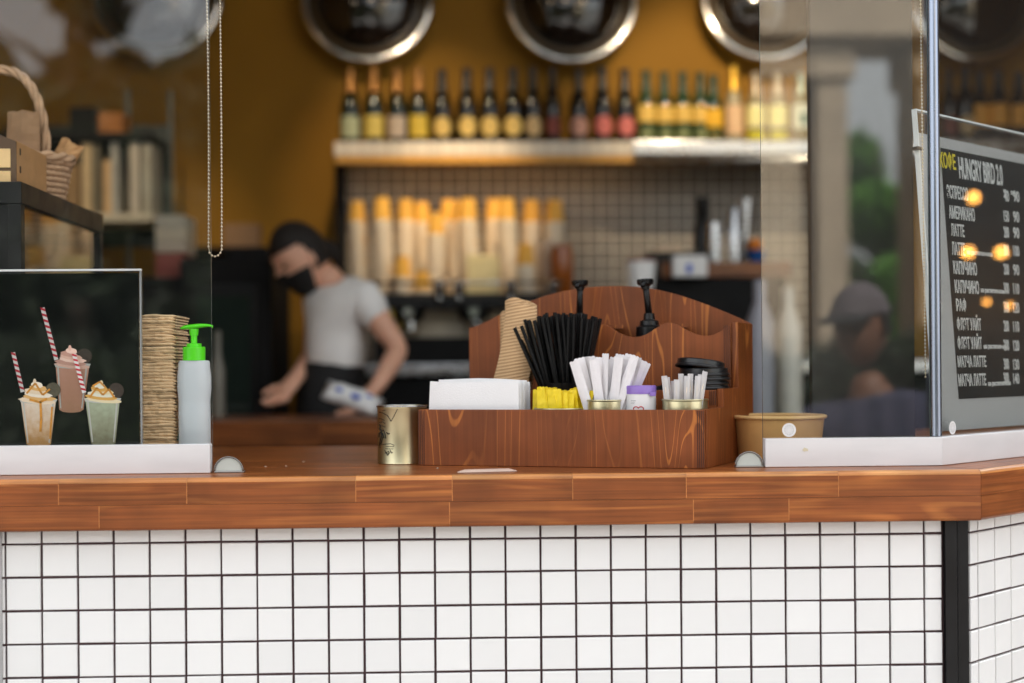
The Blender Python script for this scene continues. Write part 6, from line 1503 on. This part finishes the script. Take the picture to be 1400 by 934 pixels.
# festoon bulbs outside to the right, mirrored in the slanted pane
FB = mat('festoon_bulb', (1, .42, .07), .4, emit=1, var=0); FB.node_tree.nodes['Principled BSDF'].inputs['Emission Strength'].default_value = 5
fes = []
for px, py in ((1332, 270), (1370, 345), (1325, 345), (1350, 413), (1382, 418)):
    p = hit_side(px, py); d = (p-CAM).normalized(); dn = (d-NV*2*d.dot(NV)); fes.append(p+dn*3.0)
for i, p in enumerate(fes):
    root = empty('festoon_bulb', p, label='warm festoon bulb outside, %s' % ('topmost', 'upper right', 'upper left', 'lower left', 'lower right')[i], cat='bulb', group='festoon bulbs outside')
    mb = MB(); mb.ball((0, 0, 0), .021 if i < 3 else .010, seg=16, ring=12); mb.build('bulb', FB, root, True)
    mb = MB(); mb.tube([(0, 0, .02), (0, 0, .07)], .012, 8); mb.build('socket', BLKPLA, root)
    mb = MB(); mb.tube([(0, 0, .07), (0, 0, 3.6-p.z)], .002, 5); mb.build('cord', BLKPLA, root)

# ================================================================== STREET mirrored in the glass
LEAF = mat('leaf_green', (.045, .085, .022), .6, var=.5, scale=.8); BARK = mat('bark', (.10, .075, .055), .9, var=.3)
LEAFD = mat('leaf_dark', (.018, .032, .011), .6, var=.5, scale=.8)
def tree(pos, h, crown, n, leaf, label, m=LEAF, seed=0, size=.13, group='street trees opposite the kiosk'):
    rd = random.Random(seed); root = empty('street_tree', pos, label=label, cat='tree', group=group)
    mb = MB(); mb.tube([(0, 0, 0), (.03, .02, h*.35), (-.03, .03, h*.7), (0, 0, h*.95)], [.16, .13, .09, .02], 10)
    for k in range(7):
        a = k*2.4; z = h*(.38+.07*k); mb.tube([(0, 0, z), (cos(a)*.5, sin(a)*.5, z+.5), (cos(a)*1.0, sin(a)*1.0, z+.8)], [.06, .04, .01], 6)
    mb.build('trunk', BARK, root, True)
    mb = MB(); cl_ = []
    for (cx_, cy_, cz_, rx, rz) in crown:
        for _ in range(max(4, int(9*rx))):
            a = rd.uniform(0, 2*pi); u = rd.uniform(-1, 1); q = sqrt(1-u*u)*rd.uniform(.45, 1.0); cl_.append((cx_+rx*q*cos(a), cy_+rx*q*sin(a), cz_+rz*u*.9, min(rx, rz)*rd.uniform(.22, .42)))
    vs = []; fs = []
    for _ in range(n):
        c = rd.choice(cl_); v = Vector((rd.gauss(0, 1), rd.gauss(0, 1), rd.gauss(0, 1))); v = v.normalized()*c[3]*rd.random()**.4
        p = Vector(c[:3])+v; a = Vector((rd.gauss(0, 1), rd.gauss(0, 1), rd.gauss(0, .6))).normalized(); b = a.cross(Vector((rd.gauss(0, 1), rd.gauss(0, 1), rd.gauss(0, 1)))).normalized(); s_ = size*rd.uniform(.6, 1.3)
        i = len(vs); vs += [p-a*s_, p+b*s_*.5, p+a*s_, p-b*s_*.5]; fs.append((i, i+1, i+2, i+3))
    mb.v = vs; mb.f = fs; mb.m = [0]*len(fs)
    me = bpy.data.meshes.new('crown'); me.from_pydata([tuple(v) for v in vs], [], fs); me.materials.append(m); o = bpy.data.objects.new('crown', me); COL.objects.link(o); o.parent = root
def on_ground(p): return Vector((p.x, p.y, GZ))
t = 14; p = MR(100, 80, t); tree(on_ground(p), p.z-GZ+2.0, [(0, 0, p.z-GZ-.6, 1.0, 1.6), (.1, 0, p.z-GZ+1.0, .55, .9), (-.1, 0, p.z-GZ-2.4, 1.5, 1.3)], 5200, .1, 'tall dark tree mirrored at the top of the left screen', LEAFD, 1, .2)
for i, (px, py, t, rx) in enumerate(((-260, 120, 19, 1.9), (-80, 118, 21, 1.7), (70, 150, 17, 1.5), (215, 118, 18, 1.6), (330, 100, 20, 1.9), (480, 70, 19, 2.2), (660, 120, 22, 2.3), (850, 90, 20, 2.0))):
    p = MR(px, py, t); zc = p.z-GZ
    tree(on_ground(p), zc+.1, [(0, 0, zc-.9, rx, 1.5), (0, 0, zc-2.6, rx*1.15, 1.6), (.2, .3, zc-4.0, rx*1.1, 1.2)], 5200, .1, 'leafy tree across the street, number %d of the row from the left' % (i+1) if False else ('outermost leafy tree of the far row, far left', 'second leafy tree of the far row from the left', 'third leafy tree of the far row, under the tall one', 'fourth leafy tree of the far row, right of the tall one', 'fifth leafy tree of the far row', 'sixth leafy tree of the far row, opposite the opening', 'seventh leafy tree of the far row, opposite the caddy', 'eighth leafy tree of the far row, rightmost')[i], LEAFD, 10+i, .30)
p = MR(1200, 215, 20); zc = p.z-GZ
tree(on_ground(p), zc+.4, [(.1, 0, zc-.5, .8, .8), (.1, 0, zc-1.5, 1.15, 1.1), (-.1, 0, zc-2.7, 1.2, 1.1)], 12000, .1, 'bright green tree mirrored in the right screen beyond the portico', mat('leaf_bright', (.12, .30, .04), .6, var=.4, scale=.8), 30, .2)
# clipped hedges added across the street to darken the lower reflections
def hedge(x0, x1, y, h, label, seed):
    rd = random.Random(seed); root = empty('hedge', ((x0+x1)/2, y, GZ), label=label, cat='hedge', group='hedges across the street'); L_ = x1-x0
    mb = MB(); mb.box(-L_/2+.15, L_/2-.15, -.35, .35, 0, h-.15); mb.build('inner_mass', mat('hedge_core', (.006, .01, .004), .9), root)
    vs = []; fs = []
    for _ in range(int(2200*L_/2)):
        f = rd.random(); x = rd.uniform(-L_/2, L_/2); hz_ = h*(1+.05*sin(x*3+seed)+.03*sin(x*7))
        if f < .65: p = Vector((x, .42+rd.gauss(0, .05), rd.uniform(0, hz_)))
        else: p = Vector((x, rd.uniform(-.4, .42), hz_-.12+rd.gauss(0, .06)))
        a = Vector((rd.gauss(0, 1), rd.gauss(0, 1), rd.gauss(0, .6))).normalized(); b = a.cross(Vector((rd.gauss(0, 1), rd.gauss(0, 1), rd.gauss(0, 1)))).normalized(); s_ = .05*rd.uniform(.6, 1.3)
        i = len(vs); vs += [tuple(p-a*s_), tuple(p+b*s_*.5), tuple(p+a*s_), tuple(p-b*s_*.5)]; fs.append((i, i+1, i+2, i+3))
    me = bpy.data.meshes.new('foliage'); me.from_pydata(vs, [], fs); me.materials.append(LEAFD); inst(me, 'foliage', None, root)
hedge(-9, -1.2, -9.2, 1.75, 'long clipped hedge opposite, left of the path', 3)
hedge(.6, 4.6, -8.6, 1.75, 'clipped hedge opposite, in front of the portico', 5)
# stone portico
STONE = mat('beige_stone', (.48, .38, .27), .85, var=.15, scale=2.5, bump=.3, bscale=12)
t = 11; pa = MR(1046, 497, t); 
pt = empty('stone_portico', Vector((pa.x, -t, GZ)), label='beige stone portico opposite, mirrored in the right screen', cat='portico')
def sx_(px): return MR(px, 497, t).x-pa.x
zb = MR(1200, 62, t).z-GZ
for (a, b) in ((1020, 1092), (1112, 1154), (1250, 1296), (1370, 1440)):
    m = MB(); m.bbox(sx_(a), sx_(b), -.5, .2, 0, zb-.02, .02); 
    w_ = sx_(b)-sx_(a); m.bbox(sx_(a)-.08, sx_(b)+.08, -.58, .28, 0, .35, .02); m.bbox(sx_(a)-.06, sx_(b)+.06, -.56, .26, zb-.35, zb-.021, .02); m.build('column', STONE, pt)
m = MB(); m.bbox(sx_(1000), sx_(1500), -.7, .4, zb, zb+.55, .02); m.build('beam', STONE, pt)
m = MB(); m.bbox(sx_(995), sx_(1505), -.85, .55, zb+.551, zb+.75, .03); m.bbox(sx_(1000), sx_(1500), -.7, .4, zb+.751, zb+2.2, .02); m.build('cornice', STONE, pt)
# facade behind the portico
t2 = 26; pa2 = MR(900, 497, t2)
fc = empty('street_house', Vector((pa2.x, -t2, GZ)), label='pale street house far opposite, left of the portico tree', cat='house')
x1_ = MR(1138, 497, t2).x-pa2.x; hh_ = MR(1100, 90, t2).z-GZ
FAC = mat('facade', (.46, .41, .34), .85, var=.1, scale=1)
m = MB(); m.box(0, x1_, -6, 0, 0, hh_); m.build('wall', FAC, fc)
WIN = mat('window_dark', (.03, .035, .04), .1)
for i in range(4):
    for j in range(2):
        xx = x1_*(.12+.24*i); z = 1.2+3.0*j
        m = MB(); m.bbox(xx-.05, xx+.85, .002, .06, z-.05, z+1.65, .01); f_ = m.build('window', mat('window_frame', (.6, .58, .54), .6), fc); m = MB(); m.box(xx+.05, xx+.75, .061, .065, z+.05, z+1.55); m.build('pane', WIN, f_)
m = MB(); m.bbox(-.3, x1_+.3, -6.2, .35, hh_+.002, hh_+.35, .05); m.build('roof', mat('roof_grey', (.18, .17, .17), .8), fc)
# dark stall added at the right to keep bright sky out of the slanted pane
ns = empty('added_stall', (6.2, 1.5, GZ), label='dark brown neighbouring stall to the right of the kiosk', cat='stall')
NSM = mat('dark_stall', (.045, .032, .024), .6, var=.3, scale=2)
m = MB(); m.bbox(0, 2.5, -3.0, 4.0, 0, 3.6, .02); m.build('wall', NSM, ns)
m = MB(); m.bbox(-.6, 2.8, -3.3, 4.3, 3.62, 3.8, .02); m.build('roof', NSM, ns)
for k in range(3):
    m = MB(); m.bbox(-.02, -.001, -2.4+2.1*k, -.9+2.1*k, 1.2, 2.6, .005); m.build('window', WIN, ns)
